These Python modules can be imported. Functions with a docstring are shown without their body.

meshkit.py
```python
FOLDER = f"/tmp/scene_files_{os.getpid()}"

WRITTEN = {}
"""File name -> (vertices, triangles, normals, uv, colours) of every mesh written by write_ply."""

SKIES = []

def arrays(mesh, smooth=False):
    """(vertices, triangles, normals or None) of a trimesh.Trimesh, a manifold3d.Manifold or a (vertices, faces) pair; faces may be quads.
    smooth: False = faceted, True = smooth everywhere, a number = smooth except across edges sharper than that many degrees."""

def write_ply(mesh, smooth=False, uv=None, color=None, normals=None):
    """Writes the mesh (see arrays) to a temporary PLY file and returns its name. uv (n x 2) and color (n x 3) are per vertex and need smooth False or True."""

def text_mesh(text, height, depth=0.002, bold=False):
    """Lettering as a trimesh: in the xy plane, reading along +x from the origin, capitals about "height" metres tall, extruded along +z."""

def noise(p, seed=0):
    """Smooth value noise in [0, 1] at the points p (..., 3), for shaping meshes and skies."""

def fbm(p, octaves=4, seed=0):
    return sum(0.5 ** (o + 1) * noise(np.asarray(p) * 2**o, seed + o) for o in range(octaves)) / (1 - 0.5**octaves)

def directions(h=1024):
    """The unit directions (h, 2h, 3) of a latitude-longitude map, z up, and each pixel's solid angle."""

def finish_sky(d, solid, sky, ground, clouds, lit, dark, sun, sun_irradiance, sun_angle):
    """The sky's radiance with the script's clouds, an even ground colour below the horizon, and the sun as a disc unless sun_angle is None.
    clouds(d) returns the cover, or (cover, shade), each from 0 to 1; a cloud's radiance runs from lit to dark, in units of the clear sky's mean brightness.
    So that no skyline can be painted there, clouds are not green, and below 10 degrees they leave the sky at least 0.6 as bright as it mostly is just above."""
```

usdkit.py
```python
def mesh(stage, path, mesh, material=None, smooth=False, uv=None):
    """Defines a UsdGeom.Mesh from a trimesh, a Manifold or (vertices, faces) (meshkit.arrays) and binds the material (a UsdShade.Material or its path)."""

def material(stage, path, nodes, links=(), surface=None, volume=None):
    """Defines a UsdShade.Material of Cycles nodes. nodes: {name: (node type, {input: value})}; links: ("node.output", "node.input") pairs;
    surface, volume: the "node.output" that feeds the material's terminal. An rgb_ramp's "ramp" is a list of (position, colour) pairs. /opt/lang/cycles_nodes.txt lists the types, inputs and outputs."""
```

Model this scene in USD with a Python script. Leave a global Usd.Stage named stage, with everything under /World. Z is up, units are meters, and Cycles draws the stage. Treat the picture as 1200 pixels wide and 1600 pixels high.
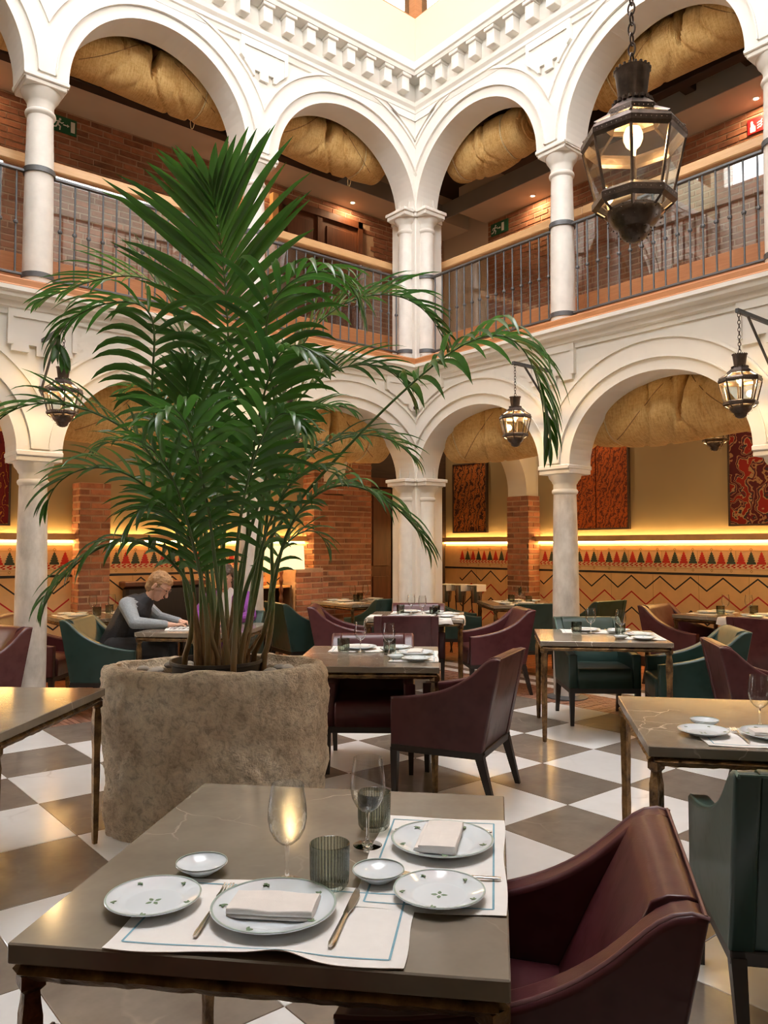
import math, random, re
import numpy as np, trimesh, manifold3d as m3
import shapely
from shapely.geometry import Polygon, box as sbox, LineString, Point
from shapely import affinity
from shapely.ops import unary_union
import usdkit, meshkit
from pxr import Usd, UsdGeom, UsdLux, UsdShade, Gf, Sdf, Vt

PI = math.pi
R_ = random.Random(7)
stage = Usd.Stage.CreateInMemory()
UsdGeom.SetStageUpAxis(stage, 'Z')
UsdGeom.SetStageMetersPerUnit(stage, 1.0)
UsdGeom.Xform.Define(stage, '/World')
UsdGeom.Scope.Define(stage, '/World/Looks')

# ------------------------------------------------------------------ camera
FPX, PITCH, YAW, EYE = 1234.76, math.radians(2.5389), math.radians(39.7254), 1.48
cam = UsdGeom.Camera.Define(stage, '/World/camera')
cam.CreateHorizontalApertureAttr(36.0); cam.CreateVerticalApertureAttr(48.0)
cam.CreateFocalLengthAttr(36.0 * FPX / 1200)
cam.CreateClippingRangeAttr(Gf.Vec2f(0.05, 200))
cam.AddTranslateOp().Set((0, 0, EYE))
cam.AddRotateZOp().Set(-math.degrees(YAW))      # world X = away to the right, Y = away to the left
cam.AddRotateXOp().Set(90 + math.degrees(PITCH))
cam.CreateExposureAttr(1.8)

# ------------------------------------------------------------------ daylight through the open roof
dome = UsdLux.DomeLight.Define(stage, '/World/daylight')
dome.CreateIntensityAttr(1.3)
dome.CreateColorAttr(Gf.Vec3f(0.965, 0.985, 1.0))

# ------------------------------------------------------------------ helpers
_c, _s = math.cos(YAW), math.sin(YAW)
def proj(q):
    q = np.asarray(q, float) - [0, 0, EYE]
    r = q[..., 0] * _c - q[..., 1] * _s; fw = q[..., 0] * _s + q[..., 1] * _c; up = q[..., 2]
    w = fw * math.cos(PITCH) + up * math.sin(PITCH); u = -fw * math.sin(PITCH) + up * math.cos(PITCH)
    w = np.where(np.abs(w) < 1e-6, 1e-6, w)
    return np.stack([600 + FPX * r / w, 800 - FPX * u / w, w], -1)
def seen(q, pad=30):
    p = proj(q)
    return (p[..., 2] > .1) & (p[..., 0] > -pad) & (p[..., 0] < 1200 + pad) & (p[..., 1] > -pad) & (p[..., 1] < 1600 + pad)

_used = {}
def uniq(parent, name):
    k = _used.get((parent, name), 0); _used[(parent, name)] = k + 1
    return f'{parent}/{name}' if k == 0 else f'{parent}/{name}_{k:03d}'
def tag(path, label=None, cat=None, group=None, kind=None):
    p = stage.GetPrimAtPath(path)
    for k, v in (('label', label), ('category', cat), ('group', group), ('kind', kind)):
        if v: p.SetCustomDataByKey(k, v)
    return path
def obj(name, mesh, mat, parent='/World', smooth=False, **t):
    path = uniq(parent, name)
    usdkit.mesh(stage, path, mesh, MATS[mat], smooth)
    return tag(path, **t)
def thing(name, label=None, cat=None, loc=(0, 0, 0), rz=0.0, group=None, kind=None):
    path = uniq('/World', name)
    x = UsdGeom.Xform.Define(stage, path)
    x.AddTranslateOp().Set(Gf.Vec3d(*map(float, loc))); x.AddRotateZOp().Set(float(rz))
    return tag(path, label, cat, group, kind)
def sub(parent, name, **t):
    path = uniq(parent, name); UsdGeom.Xform.Define(stage, path); return tag(path, **t)
def copy(src, label, loc, rz=0.0, group=None):
    base = re.sub(r'_\d{3}$', '', src.rsplit('/', 1)[1])
    path = uniq('/World', base)
    x = UsdGeom.Xform.Define(stage, path); p = x.GetPrim()
    p.GetReferences().AddInternalReference(src); p.SetInstanceable(True)
    p.GetAttribute('xformOp:translate').Set(Gf.Vec3d(*map(float, loc))); p.GetAttribute('xformOp:rotateZ').Set(float(rz))
    return tag(path, label, None, group)

def cat(*ms):
    ms = [m for m in ms if m is not None]
    vs, fs, n = [], [], 0
    for m in ms:
        v, f = (np.asarray(m.vertices), np.asarray(m.faces)) if hasattr(m, 'faces') else (np.asarray(m[0], float), np.asarray(m[1], int))
        if f.shape[1] == 4: f = np.vstack([f[:, [0, 1, 2]], f[:, [0, 2, 3]]])
        vs.append(v); fs.append(f + n); n += len(v)
    return np.vstack(vs), np.vstack(fs)
_BV = np.array([[x, y, z] for x in (0, 1) for y in (0, 1) for z in (0, 1)], float)
_BF = np.array([[0, 1, 3], [0, 3, 2], [4, 6, 7], [4, 7, 5], [0, 4, 5], [0, 5, 1], [2, 3, 7], [2, 7, 6], [0, 2, 6], [0, 6, 4], [1, 5, 7], [1, 7, 3]])
def bx(x0, x1, y0, y1, z0, z1):
    return _BV * [x1 - x0, y1 - y0, z1 - z0] + [x0, y0, z0], _BF.copy()
def rbx(x0, x1, y0, y1, z0, z1, r=.01):
    """box with chamfered edges"""
    pts = []
    for sx in (0, 1):
        for sy in (0, 1):
            for sz in (0, 1):
                c = np.array([(x0, x1)[sx], (y0, y1)[sy], (z0, z1)[sz]], float); d = np.array([1 - 2 * sx, 1 - 2 * sy, 1 - 2 * sz]) * r
                for k in range(3):
                    e = d.copy(); e[k] = 0; pts.append(c + e)
    h = m3.Manifold.hull_points(np.array(pts)).to_mesh()
    return h.vert_properties[:, :3].astype(float), h.tri_verts.astype(int)
def hull(pts):
    h = m3.Manifold.hull_points(np.asarray(pts, float)).to_mesh()
    return h.vert_properties[:, :3].astype(float), h.tri_verts.astype(int)
def tf(m, loc=(0, 0, 0), rz=0.0, sc=1.0, M=None):
    v, f = m
    v = np.asarray(v, float) * sc
    if M is not None: v = v @ np.asarray(M, float).T
    if rz: c, s = math.cos(rz), math.sin(rz); v = v @ np.array([[c, s, 0], [-s, c, 0], [0, 0, 1.0]])
    return v + np.asarray(loc, float), f
def lathe(prof, n=32, flute=None):
    """closed of revolution about z; prof = [(r,z)] from bottom to top"""
    prof = np.asarray(prof, float); a = np.arange(n) * 2 * PI / n
    rr = prof[:, 0][:, None] * (np.ones(n) if flute is None else flute(a, prof))
    v = np.stack([rr * np.cos(a), rr * np.sin(a), np.repeat(prof[:, 1][:, None], n, 1)], -1).reshape(-1, 3)
    f = []
    k = len(prof)
    i, j = np.meshgrid(np.arange(k - 1), np.arange(n), indexing='ij'); j2 = (j + 1) % n
    q = np.stack([i * n + j, i * n + j2, (i + 1) * n + j2, (i + 1) * n + j], -1).reshape(-1, 4)
    f = np.vstack([q[:, [0, 1, 2]], q[:, [0, 2, 3]]])
    return v, f
def tube(path, rad, n=8, close=True, flat=None):
    P = np.asarray(path, float); k = len(P)
    rad = np.broadcast_to(np.asarray(rad, float), (k,))
    T = np.gradient(P, axis=0); T /= np.maximum(np.linalg.norm(T, axis=1, keepdims=True), 1e-9)
    up = np.array([0, 0, 1.0]) if abs(T[0][2]) < .9 else np.array([1.0, 0, 0])
    N = np.cross(T[0], up); N /= np.linalg.norm(N); Ns = [N]
    for i in range(1, k):
        N = Ns[-1] - T[i] * (Ns[-1] @ T[i]); N /= max(np.linalg.norm(N), 1e-9); Ns.append(N)
    Ns = np.array(Ns); B = np.cross(T, Ns)
    a = np.arange(n) * 2 * PI / n
    v = P[:, None] + rad[:, None, None] * (np.cos(a)[None, :, None] * Ns[:, None] + (flat or 1) * np.sin(a)[None, :, None] * B[:, None])
    i, j = np.meshgrid(np.arange(k - 1), np.arange(n), indexing='ij'); j2 = (j + 1) % n
    q = np.stack([i * n + j, i * n + j2, (i + 1) * n + j2, (i + 1) * n + j], -1).reshape(-1, 4)
    v = v.reshape(-1, 3); f = [np.vstack([q[:, [0, 1, 2]], q[:, [0, 2, 3]]])]
    if close:
        v = np.vstack([v, P[:1], P[-1:]]); o = k * n
        f.append(np.array([[o, (t + 1) % n, t] for t in range(n)])); f.append(np.array([[o + 1, (k - 1) * n + t, (k - 1) * n + (t + 1) % n] for t in range(n)]))
    return v, np.vstack(f)
def bez(pts, n=20):
    P = [np.asarray(p, float) for p in pts]; t = np.linspace(0, 1, n)[:, None]; d = len(P) - 1
    return sum(math.comb(d, i) * (1 - t) ** (d - i) * t ** i * P[i] for i in range(d + 1))
def spline(pts, n=40):
    from scipy.interpolate import CubicSpline
    P = np.asarray(pts, float); L = np.r_[0, np.cumsum(np.linalg.norm(np.diff(P, axis=0), axis=1))]
    return CubicSpline(L, P)(np.linspace(0, L[-1], n))
def extrude(poly, d):
    """shapely polygon(s) in (x,y) -> prism z in [0,d]"""
    gs = [g for g in getattr(poly, 'geoms', [poly]) if g.geom_type == 'Polygon' and g.area > 1e-7]
    ms = [trimesh.creation.extrude_polygon(g, d, engine='earcut') for g in gs]
    return cat(*ms)
def smoothed(v, f, it=10):
    t = trimesh.Trimesh(v, f, process=True); trimesh.smoothing.filter_taubin(t, .5, .53, iterations=it); return np.array(t.vertices), np.array(t.faces)

# ------------------------------------------------------------------ materials
MATS = {}
def mat(name, nodes, links, surface):
    MATS[name] = usdkit.material(stage, '/World/Looks/' + name, nodes, links, surface)
def pm(name, col, rough=.5, metal=0.0, var=.12, scale=6.0, col2=None, bump=0.0, bscale=None, bdist=.01, spec=.5, world=False, island=0.0, rvar=0.0, stretch=None, detail=6, lo=.3, hi=.7, **pk):
    """principled surface with a noise between two tones, optional bump and a tone per piece"""
    col = np.array(col, float); c2 = np.array(col2, float) if col2 is not None else col * (1 - var); c1 = col if col2 is not None else np.minimum(col * (1 + var * .6), 1)
    src = 'geo.position' if world else 'tc.object'
    nd = {'tc': ('texture_coordinate', {}), 'geo': ('geometry', {}), 'mp': ('mapping', {'scale': stretch or (1, 1, 1)}),
          'n': ('noise_texture', {'scale': scale, 'detail': float(detail), 'roughness': .6}), 'r': ('rgb_ramp', {'ramp': [(lo, c2), (hi, c1)]}),
          'p': ('principled_bsdf', {'roughness': rough, 'metallic': metal, 'specular_ior_level': spec, **pk})}
    lk = [(src, 'mp.vector'), ('mp.vector', 'n.vector'), ('n.fac', 'r.fac')]
    out = 'r.color'
    if island:
        nd['oi'] = ('object_info', {}); nd['ad'] = ('math', {'math_type': 'add'}); nd['fr'] = ('math', {'math_type': 'fraction'})
        nd['mr'] = ('map_range', {'to_min': 1 - island, 'to_max': 1 + island}); nd['hs'] = ('hsv', {'hue': .5, 'saturation': 1.0})
        lk += [('oi.random', 'ad.value1'), ('geo.random_per_island', 'ad.value2'), ('ad.value', 'fr.value1'), ('fr.value', 'mr.value'), ('mr.result', 'hs.value'), ('r.color', 'hs.color')]
        out = 'hs.color'
    lk.append((out, 'p.base_color'))
    if rvar:
        nd['rr'] = ('map_range', {'from_min': .3, 'from_max': .7, 'to_min': rough - rvar, 'to_max': rough + rvar}); lk += [('n.fac', 'rr.value'), ('rr.result', 'p.roughness')]
    if bump:
        nd['bn'] = ('noise_texture', {'scale': bscale or scale * 4, 'detail': 5.0}); nd['b'] = ('bump', {'strength': bump, 'distance': bdist})
        lk += [('mp.vector', 'bn.vector'), ('bn.fac', 'b.height'), ('b.normal', 'p.normal')]
    mat(name, nd, lk, 'p.BSDF')
def em(name, col, strength):
    mat(name, {'e': ('emission', {'color': col, 'strength': strength})}, [], 'e.emission')
def pane(name, tint=(.95, .97, .96), ior=1.45, rough=.0, edge=.8):
    r0 = ((ior - 1) / (ior + 1)) ** 2                      # thin sheet: the same reflectance from either side
    mat(name, {'t': ('transparent_bsdf', {'color': tint}), 'g': ('glossy_bsdf', {'color': (1, 1, 1), 'roughness': rough}), 'f': ('layer_weight', {'blend': .5}), 'w': ('math', {'math_type': 'power', 'value2': 5.0}),
               'k': ('math', {'math_type': 'multiply_add', 'value2': (1 - r0) * edge, 'value3': r0}), 'm': ('mix_closure', {})},
        [('f.facing', 'w.value1'), ('w.value', 'k.value1'), ('k.value', 'm.fac'), ('t.BSDF', 'm.closure1'), ('g.BSDF', 'm.closure2')], 'm.closure')

pm('white_plaster', (.72, .69, .625), .75, var=.04, scale=2.5, world=True, bump=.08, bscale=30, bdist=.004)
pm('cream_wall', (.63, .56, .375), .8, var=.03, scale=2, world=True)
pm('column_marble', (.70, .67, .61), .5, var=.10, scale=7, world=True, bump=.05, bscale=40, bdist=.003)
pm('old_column_stone', (.66, .62, .56), .6, col2=(.42, .375, .32), scale=9, world=True, stretch=(1, 1, .5), bump=.2, bscale=40, bdist=.004, lo=.25, hi=.62)
pm('brick', (.37, .155, .085), .85, var=.35, scale=9, world=True, island=.35, bump=.35, bscale=60, bdist=.006)
pm('mortar', (.50, .34, .23), .9, var=.18, scale=10, world=True, bump=.3, bscale=60, bdist=.006)
pm('gallery_plaster', (.66, .55, .43), .85, var=.04, scale=3, world=True)
pm('grey_plaster', (.36, .34, .31), .85, var=.06, scale=3, world=True)
pm('dark_beam', (.035, .018, .010), .7, var=.4, scale=4, world=True, stretch=(1, 1, 1))
pm('iron_grey', (.13, .135, .14), .5, metal=.6, var=.1, scale=20)
pm('honey_wood', (.60, .33, .14), .45, col2=(.50, .26, .10), scale=3, world=True, stretch=(3, 3, 25), island=.06)
pm('orange_wood', (.46, .20, .075), .5, col2=(.38, .155, .055), scale=3, world=True, stretch=(2, 2, 20))
pm('olive_wall', (.30, .235, .13), .85, var=.05, scale=2, world=True)
pm('tile_wall', (.78, .52, .24), .55, var=.10, scale=5, world=True, bump=.05)
pm('frieze_ground', (.74, .53, .28), .5, var=.08, scale=8, world=True)
pm('paint_red', (.50, .022, .016), .55, var=.15, scale=20, world=True)
pm('paint_green', (.035, .06, .042), .55, var=.15, scale=20, world=True)
pm('paint_black', (.022, .018, .018), .55, var=.15, scale=20, world=True)
pm('paint_cream', (.74, .60, .40), .55, var=.1, scale=20, world=True)
pm('paint_gold', (.45, .27, .09), .55, var=.1, scale=20, world=True)
pm('dark_wood', (.05, .028, .018), .5, var=.3, scale=6, stretch=(1, 1, 6))
pm('door_wood', (.13, .045, .020), .4, var=.35, scale=5, world=True, stretch=(3, 3, .4))
pm('terracotta', (.29, .14, .09), .5, var=.25, scale=12, world=True, island=.3)
pm('terracotta_gallery', (.40, .15, .06), .45, var=.25, scale=12, world=True, island=.25)
em('led', (1.0, .60, .20), 20.0)
em('spot_face', (1.0, .80, .52), 60.0)
pane('clear_pane')
pane('window_pane', (.72, .76, .76), 1.5)
def veined(name, base, base2, vein, rough, vs, wid, vscale=1.0, much=.52, stretch=(1, 1, 1)):
    """polished stone with thin veins: distorted cell edges over a cloudy ground"""
    mat(name, {'g': ('geometry', {}), 'mp': ('mapping', {'scale': stretch}), 'n': ('noise_texture', {'scale': 3.5, 'detail': 8.0, 'roughness': .65}), 'r': ('rgb_ramp', {'ramp': [(.3, base2), (.7, base)]}),
               'd': ('noise_texture', {'scale': 2.2 * vscale, 'detail': 4.0}), 'm': ('vector_math', {'math_type': 'multiply_add', 'vector2': (.35, .35, .35)}),
               'v': ('voronoi_texture', {'feature': 'distance_to_edge', 'scale': vs}), 'vr': ('rgb_ramp', {'ramp': [(0, (1, 1, 1)), (wid, (.0, .0, .0))]}),
               'k': ('noise_texture', {'scale': 1.7, 'detail': 3.0}), 'kr': ('map_range', {'from_min': much, 'from_max': much + .14}), 'mu': ('math', {'math_type': 'multiply'}),
               'mx': ('mix', {'color2': vein}), 'oi': ('object_info', {}), 'mr': ('map_range', {'to_min': .9, 'to_max': 1.08}), 'hs': ('hsv', {}),
               'p': ('principled_bsdf', {'roughness': rough, 'specular_ior_level': .5})},
        [('g.position', 'mp.vector'), ('mp.vector', 'n.vector'), ('n.fac', 'r.fac'), ('mp.vector', 'd.vector'), ('d.color', 'm.vector1'), ('mp.vector', 'm.vector3'), ('m.vector', 'v.vector'),
         ('v.distance', 'vr.fac'), ('mp.vector', 'k.vector'), ('k.fac', 'kr.value'), ('kr.result', 'mu.value1'), ('vr.color', 'mu.value2'), ('mu.value', 'mx.fac'), ('r.color', 'mx.color1'),
         ('oi.random', 'mr.value'), ('mr.result', 'hs.value'), ('mx.color', 'hs.color'), ('hs.color', 'p.base_color')], 'p.BSDF')
veined('white_marble', (.78, .785, .785), (.71, .71, .70), (.52, .51, .50), .20, 1.4, .02)
veined('brown_marble', (.25, .21, .17), (.165, .135, .108), (.30, .255, .20), .20, 3.0, .03)
pane('screen_glass', (.90, .90, .88), 1.9, .0)
pm('shelf_wood', (.58, .34, .15), .5, var=.2, scale=4, world=True)
# ================================================================== STRUCTURE
AX, AY = 6.42, 7.10                 # column axes of the right arcade (X = AX) and of the left arcade (Y = AY); they meet in the corner pier
SB = {'right': [0, 2.2, 4.35, 6.52], 'left': [0, 2.29, 4.42, 6.55]}   # column positions along each arcade from the corner
XW, YW = 8.85, 9.12                 # back walls of the galleries
def W(side, m):
    """arcade frame (s along the wall from the corner, n towards the court, z) -> world"""
    v, f = m; v = np.asarray(v, float); f = np.asarray(f)
    if side == 'right': return np.stack([AX - v[:, 1], AY - v[:, 0], v[:, 2]], 1), f[:, ::-1]
    return np.stack([AX - v[:, 0], AY - v[:, 1], v[:, 2]], 1), f
def wp(side, s, n, z):
    return (AX - n, AY - s, z) if side == 'right' else (AX - s, AY - n, z)
def slab(poly, n0, n1):
    """polygon in (s,z) -> plate between n0 and n1"""
    v, f = extrude(poly, n1 - n0)
    return np.stack([v[:, 0], v[:, 2] + n0, v[:, 1]], 1), f[:, ::-1]
def ell(c, z, a, b, n=48):
    t = np.linspace(0, PI, n)
    return [(c + a * math.cos(x), z + b * math.sin(x)) for x in t]
def arch_poly(c, zs, a, b, zb):
    return Polygon(ell(c, zs, a, b) + [(c - a, zb), (c + a, zb)])
def bays(side):
    s = SB[side]
    return [((s[i] + s[i + 1]) / 2, (s[i + 1] - s[i]) / 2 - .185) for i in range(3)]
LOW = dict(zs=2.28, b=.76, top=3.46); UP = dict(zs=5.52, b=.90, top=6.66)

def arcade(side, root):
    smax = SB[side][3] + .17
    for lvl, zb, L in (('lower', 2.20, LOW), ('upper', 5.46, UP)):
        wall = sbox(-.17, zb, smax, L['top'] + .2)
        outer = []; mid = []
        for c, a in bays(side):
            wall = wall.difference(arch_poly(c, L['zs'], a, L['b'], zb - .1))
            mid.append(arch_poly(c, L['zs'], a + .115, L['b'] + .115, zb)); outer.append(arch_poly(c, L['zs'], a + .275, L['b'] + .275, zb))
        obj(lvl + '_arcade_wall', W(side, slab(wall, -.17, .17)), 'white_plaster', root)
        hole = unary_union([arch_poly(c, L['zs'], a, L['b'], zb - .1) for c, a in bays(side)])
        lim = sbox(-.17, L['zs'] + .02, smax, L['top'] + .01)
        M, O = unary_union(mid), unary_union(outer)
        O2 = unary_union([arch_poly(c, L['zs'], a + .30, L['b'] + .30, zb) for c, a in bays(side)])
        obj('archivolt_moulding', W(side, slab(O.difference(M).intersection(lim), .165, .186)), 'white_plaster', root)
        obj('archivolt_moulding', W(side, slab(O2.difference(O).intersection(lim), .165, .205)), 'white_plaster', root)
        obj('archivolt_moulding', W(side, slab(M.buffer(.006).difference(M.buffer(-.006)).intersection(lim), .165, .198)), 'white_plaster', root)
        # stepped relief panel above each column and in the corner
        zt = L['top'] - .03
        for i, s in enumerate(SB[side][:3]):
            w = .25
            lo = zt - .33
            p = unary_union([sbox(s - w, lo + .06, s + w, zt), sbox(s - w, lo, s - w + .14, lo + .1), sbox(s + w - .14, lo, s + w, lo + .1), sbox(s - .05, lo - .02, s + .05, lo + .1)])
            if i == 0: p = unary_union([sbox(-.2, lo + .06, .62, zt), sbox(.46, lo, .62, lo + .1), sbox(.2, lo - .02, .30, lo + .1)]).difference(sbox(-1, 0, .05, 9))
            frame = unary_union([sbox(p.bounds[0] - .03, zt - .05, p.bounds[2] + .03, zt + .03), sbox(p.bounds[0] - .03, lo + .05, p.bounds[0] + .012, zt), sbox(p.bounds[2] - .012, lo + .05, p.bounds[2] + .03, zt)])
            O3 = O2.buffer(.035)
            obj('spandrel_panel', W(side, slab(p.difference(O3), .165, .20)), 'white_plaster', root)
            obj('spandrel_panel', W(side, slab(frame.difference(O3), .165, .215)), 'white_plaster', root)
    def sweep(prof, name, m='white_plaster'):
        v, f = extrude(Polygon(prof), smax + .2)          # prof in (n,z); extruded along s
        obj(name, W(side, (np.stack([v[:, 2] - .2, v[:, 0], v[:, 1]], 1), f)), m, root)
    # cornice between the floors, floor edge, entablature
    sweep([(.16, 3.40), (.19, 3.40), (.20, 3.44), (.23, 3.455), (.245, 3.50), (.30, 3.52), (.315, 3.56), (.335, 3.565), (.335, 3.60), (.16, 3.60)], 'cornice')
    sweep([(-.30, 3.60), (.30, 3.60), (.30, 3.615), (.285, 3.63), (.285, 3.675), (.27, 3.69), (-.30, 3.69)], 'floor_edge', 'orange_wood')
    sweep([(.16, 6.60), (.19, 6.61), (.20, 6.66), (.215, 6.67), (.215, 6.71), (.24, 6.74), (.25, 6.78), (.16, 6.80)], 'architrave')
    sweep([(.16, 6.80), (.185, 6.80), (.185, 7.04), (.32, 7.05), (.33, 7.09), (.35, 7.10), (.36, 7.17), (.34, 7.20), (.16, 7.22)], 'upper_cornice')
    k = 0
    for i in range(34):
        s = .42 + .268 * i
        if s > SB[side][3] - .2: break
        d = cat(rbx(s - .055, s + .055, .17, .285, 6.855, 7.02, .006), rbx(s - .07, s + .07, .17, .31, 7.015, 7.055, .005))
        obj('dentil', W(side, d), 'white_plaster', root)
    # plain wall above with the big windows of the top floor
    up = sbox(-.17, 7.2, smax, 9.9).difference(sbox(-.17, 7.89, 6.2, 9.4))
    obj('top_wall', W(side, slab(up, -.05, .17)), 'cream_wall', root)
    obj('roof_storey', W(side, slab(sbox(-.17, 9.9, smax, 16.0), -.05, .17)), 'brick', root)
    obj('top_room', W(side, cat(bx(-.17, smax, -1.3, -1.2, 7.3, 9.8), bx(-.17, smax, -1.3, -.05, 9.45, 9.6), bx(-.17, smax, -1.3, -.05, 7.5, 7.6))), 'grey_plaster', root)

for side in ('left', 'right'):
    root = thing('wall_' + side, kind='structure')
    arcade(side, root)
# top floor windows
for k, side in enumerate(('left', 'right')):
    w = thing(f'window_{k + 1}', kind='structure')
    fr = [bx(-.17, 6.2, .02, .12, 7.89, 7.95), bx(-.17, 6.2, .02, .12, 9.33, 9.4), bx(-.03, .16, .0, .165, 7.87, 9.4)]
    for i in range(1, 6): fr.append(bx(1.05 * i, 1.05 * i + .09, .02, .13, 7.89, 9.4))
    obj('window_frame', W(side, cat(*fr)), 'orange_wood', w)
    for i in range(6): obj('pane', W(side, bx(.10 + 1.05 * i, 1.04 + 1.05 * i, .05, .056, 7.95, 9.33)), 'window_pane', w)

# walls of the court behind the camera: the same arcades, plainer
def behind(side):
    root = thing('wall_behind_' + side, kind='structure')
    wl = sbox(-.17, 2.2, SB[side][3] + .17, 9.9)
    for c, a in bays(side):
        wl = wl.difference(arch_poly(c, 2.28, a, .76, 2.1)).difference(arch_poly(c, 5.52, a, .9, 3.69))
    wl = wl.difference(sbox(.2, 7.9, 6.2, 9.4))
    ms = [slab(wl, -.17, .17)]
    for i, s in enumerate(SB[side]):
        ms.append(tf(lathe([(0, 0), (.13, 0), (.12, 2.2), (0, 2.2)], 16), (s, 0, 0)))
    for i in range(3):
        for q in range(17):
            s = SB[side][i] + .12 + q * (SB[side][i + 1] - SB[side][i] - .24) / 16; ms.append(bx(s - .007, s + .007, -.01, .01, 3.75, 4.78))
    v, f = W(side, cat(*ms)); v = v.copy(); v[:, :2] = np.array([2 * AX - SB['left'][3], 2 * AY - SB['right'][3]]) - v[:, :2]
    obj('arcade_wall', (v, f), 'white_plaster', root)
    v, f = W(side, slab(sbox(-.17, 9.9, SB[side][3] + .17, 16.0), -.17, .17)); v = v.copy(); v[:, :2] = np.array([2 * AX - SB['left'][3], 2 * AY - SB['right'][3]]) - v[:, :2]
    obj('roof_storey', (v, f), 'brick', root)
    bw = W(side, cat(bx(-2.4, 9, -2.5, -2.4, 0, 3.4), bx(-2.4, 9, -2.5, -2.4, 3.69, 6.6), bx(-2.4, 9, -2.4, -.17, 3.40, 3.68), bx(-2.4, 9, -2.4, -.17, 6.5, 6.6)))
    v, f = bw; v = v.copy(); v[:, :2] = np.array([2 * AX - SB['left'][3], 2 * AY - SB['right'][3]]) - v[:, :2]
    obj('gallery', (v, f), 'olive_wall', root)
behind('left'); behind('right')

# ------------------------------------------------------------------ brick setting
MORTAR = {}
def brick_face(parent, P0, u, n, length, z0, z1, keep=None, most=300, course=.075, bl=.262, h=.054, m='brick', seed=1, start=0.0):
    """bricks standing a few millimetres proud of a mortar face through P0, along u, outward n; the ones that show largest are parts"""
    rr = random.Random(seed); u = np.array([*u, 0.0]); n = np.array([*n, 0.0]); P0 = np.array([*P0, 0.0])
    B = []
    k = 0; z = z0 + .01
    while z + h < z1 + .002:
        s = start - (bl / 2 if k % 2 else 0) - rr.random() * .02
        while s < length:
            L = bl * rr.uniform(.93, 1.05); a, b = max(s, 0), min(s + L - .016, length); s += L
            if b - a < .03: continue
            mid = ((a + b) / 2, z + h / 2)
            if keep and not keep(a, b, z, z + h): continue
            B.append((a, b, z + rr.uniform(-.002, .002), rr.uniform(.004, .011)))
        k += 1; z += course
    if not B: return
    cs = np.array([P0 + u * (a + b) / 2 + n * .01 + [0, 0, zz + h / 2] for a, b, zz, _ in B])
    ea = np.array([P0 + u * a + [0, 0, zz + h / 2] for a, b, zz, _ in B]); eb = np.array([P0 + u * b + [0, 0, zz + h / 2] for a, b, zz, _ in B])
    px = np.linalg.norm(proj(ea)[:, :2] - proj(eb)[:, :2], axis=1) * h / proj(cs)[:, 2]
    px[~seen(cs, 10)] = 0
    order = np.argsort(-px); rest = []
    def brick(a, b, zz, pr):
        c = P0 + u * a + [0, 0, zz]
        v = (_BV[:, :1] * (b - a)) * u + (_BV[:, 1:2] * (pr + .02) - .02) * n + _BV[:, 2:] * [0, 0, h] + c
        fl = np.cross(u, n)[2] < 0
        return v, (_BF[:, ::-1] if fl else _BF)
    for r, i in enumerate(order):
        if r < most and px[i] > .02: obj('brick', brick(*B[i]), m, parent)
        else: rest.append(brick(*B[i]))
    if rest: obj('brickwork', cat(*rest), m, parent, kind='stuff')

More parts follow.
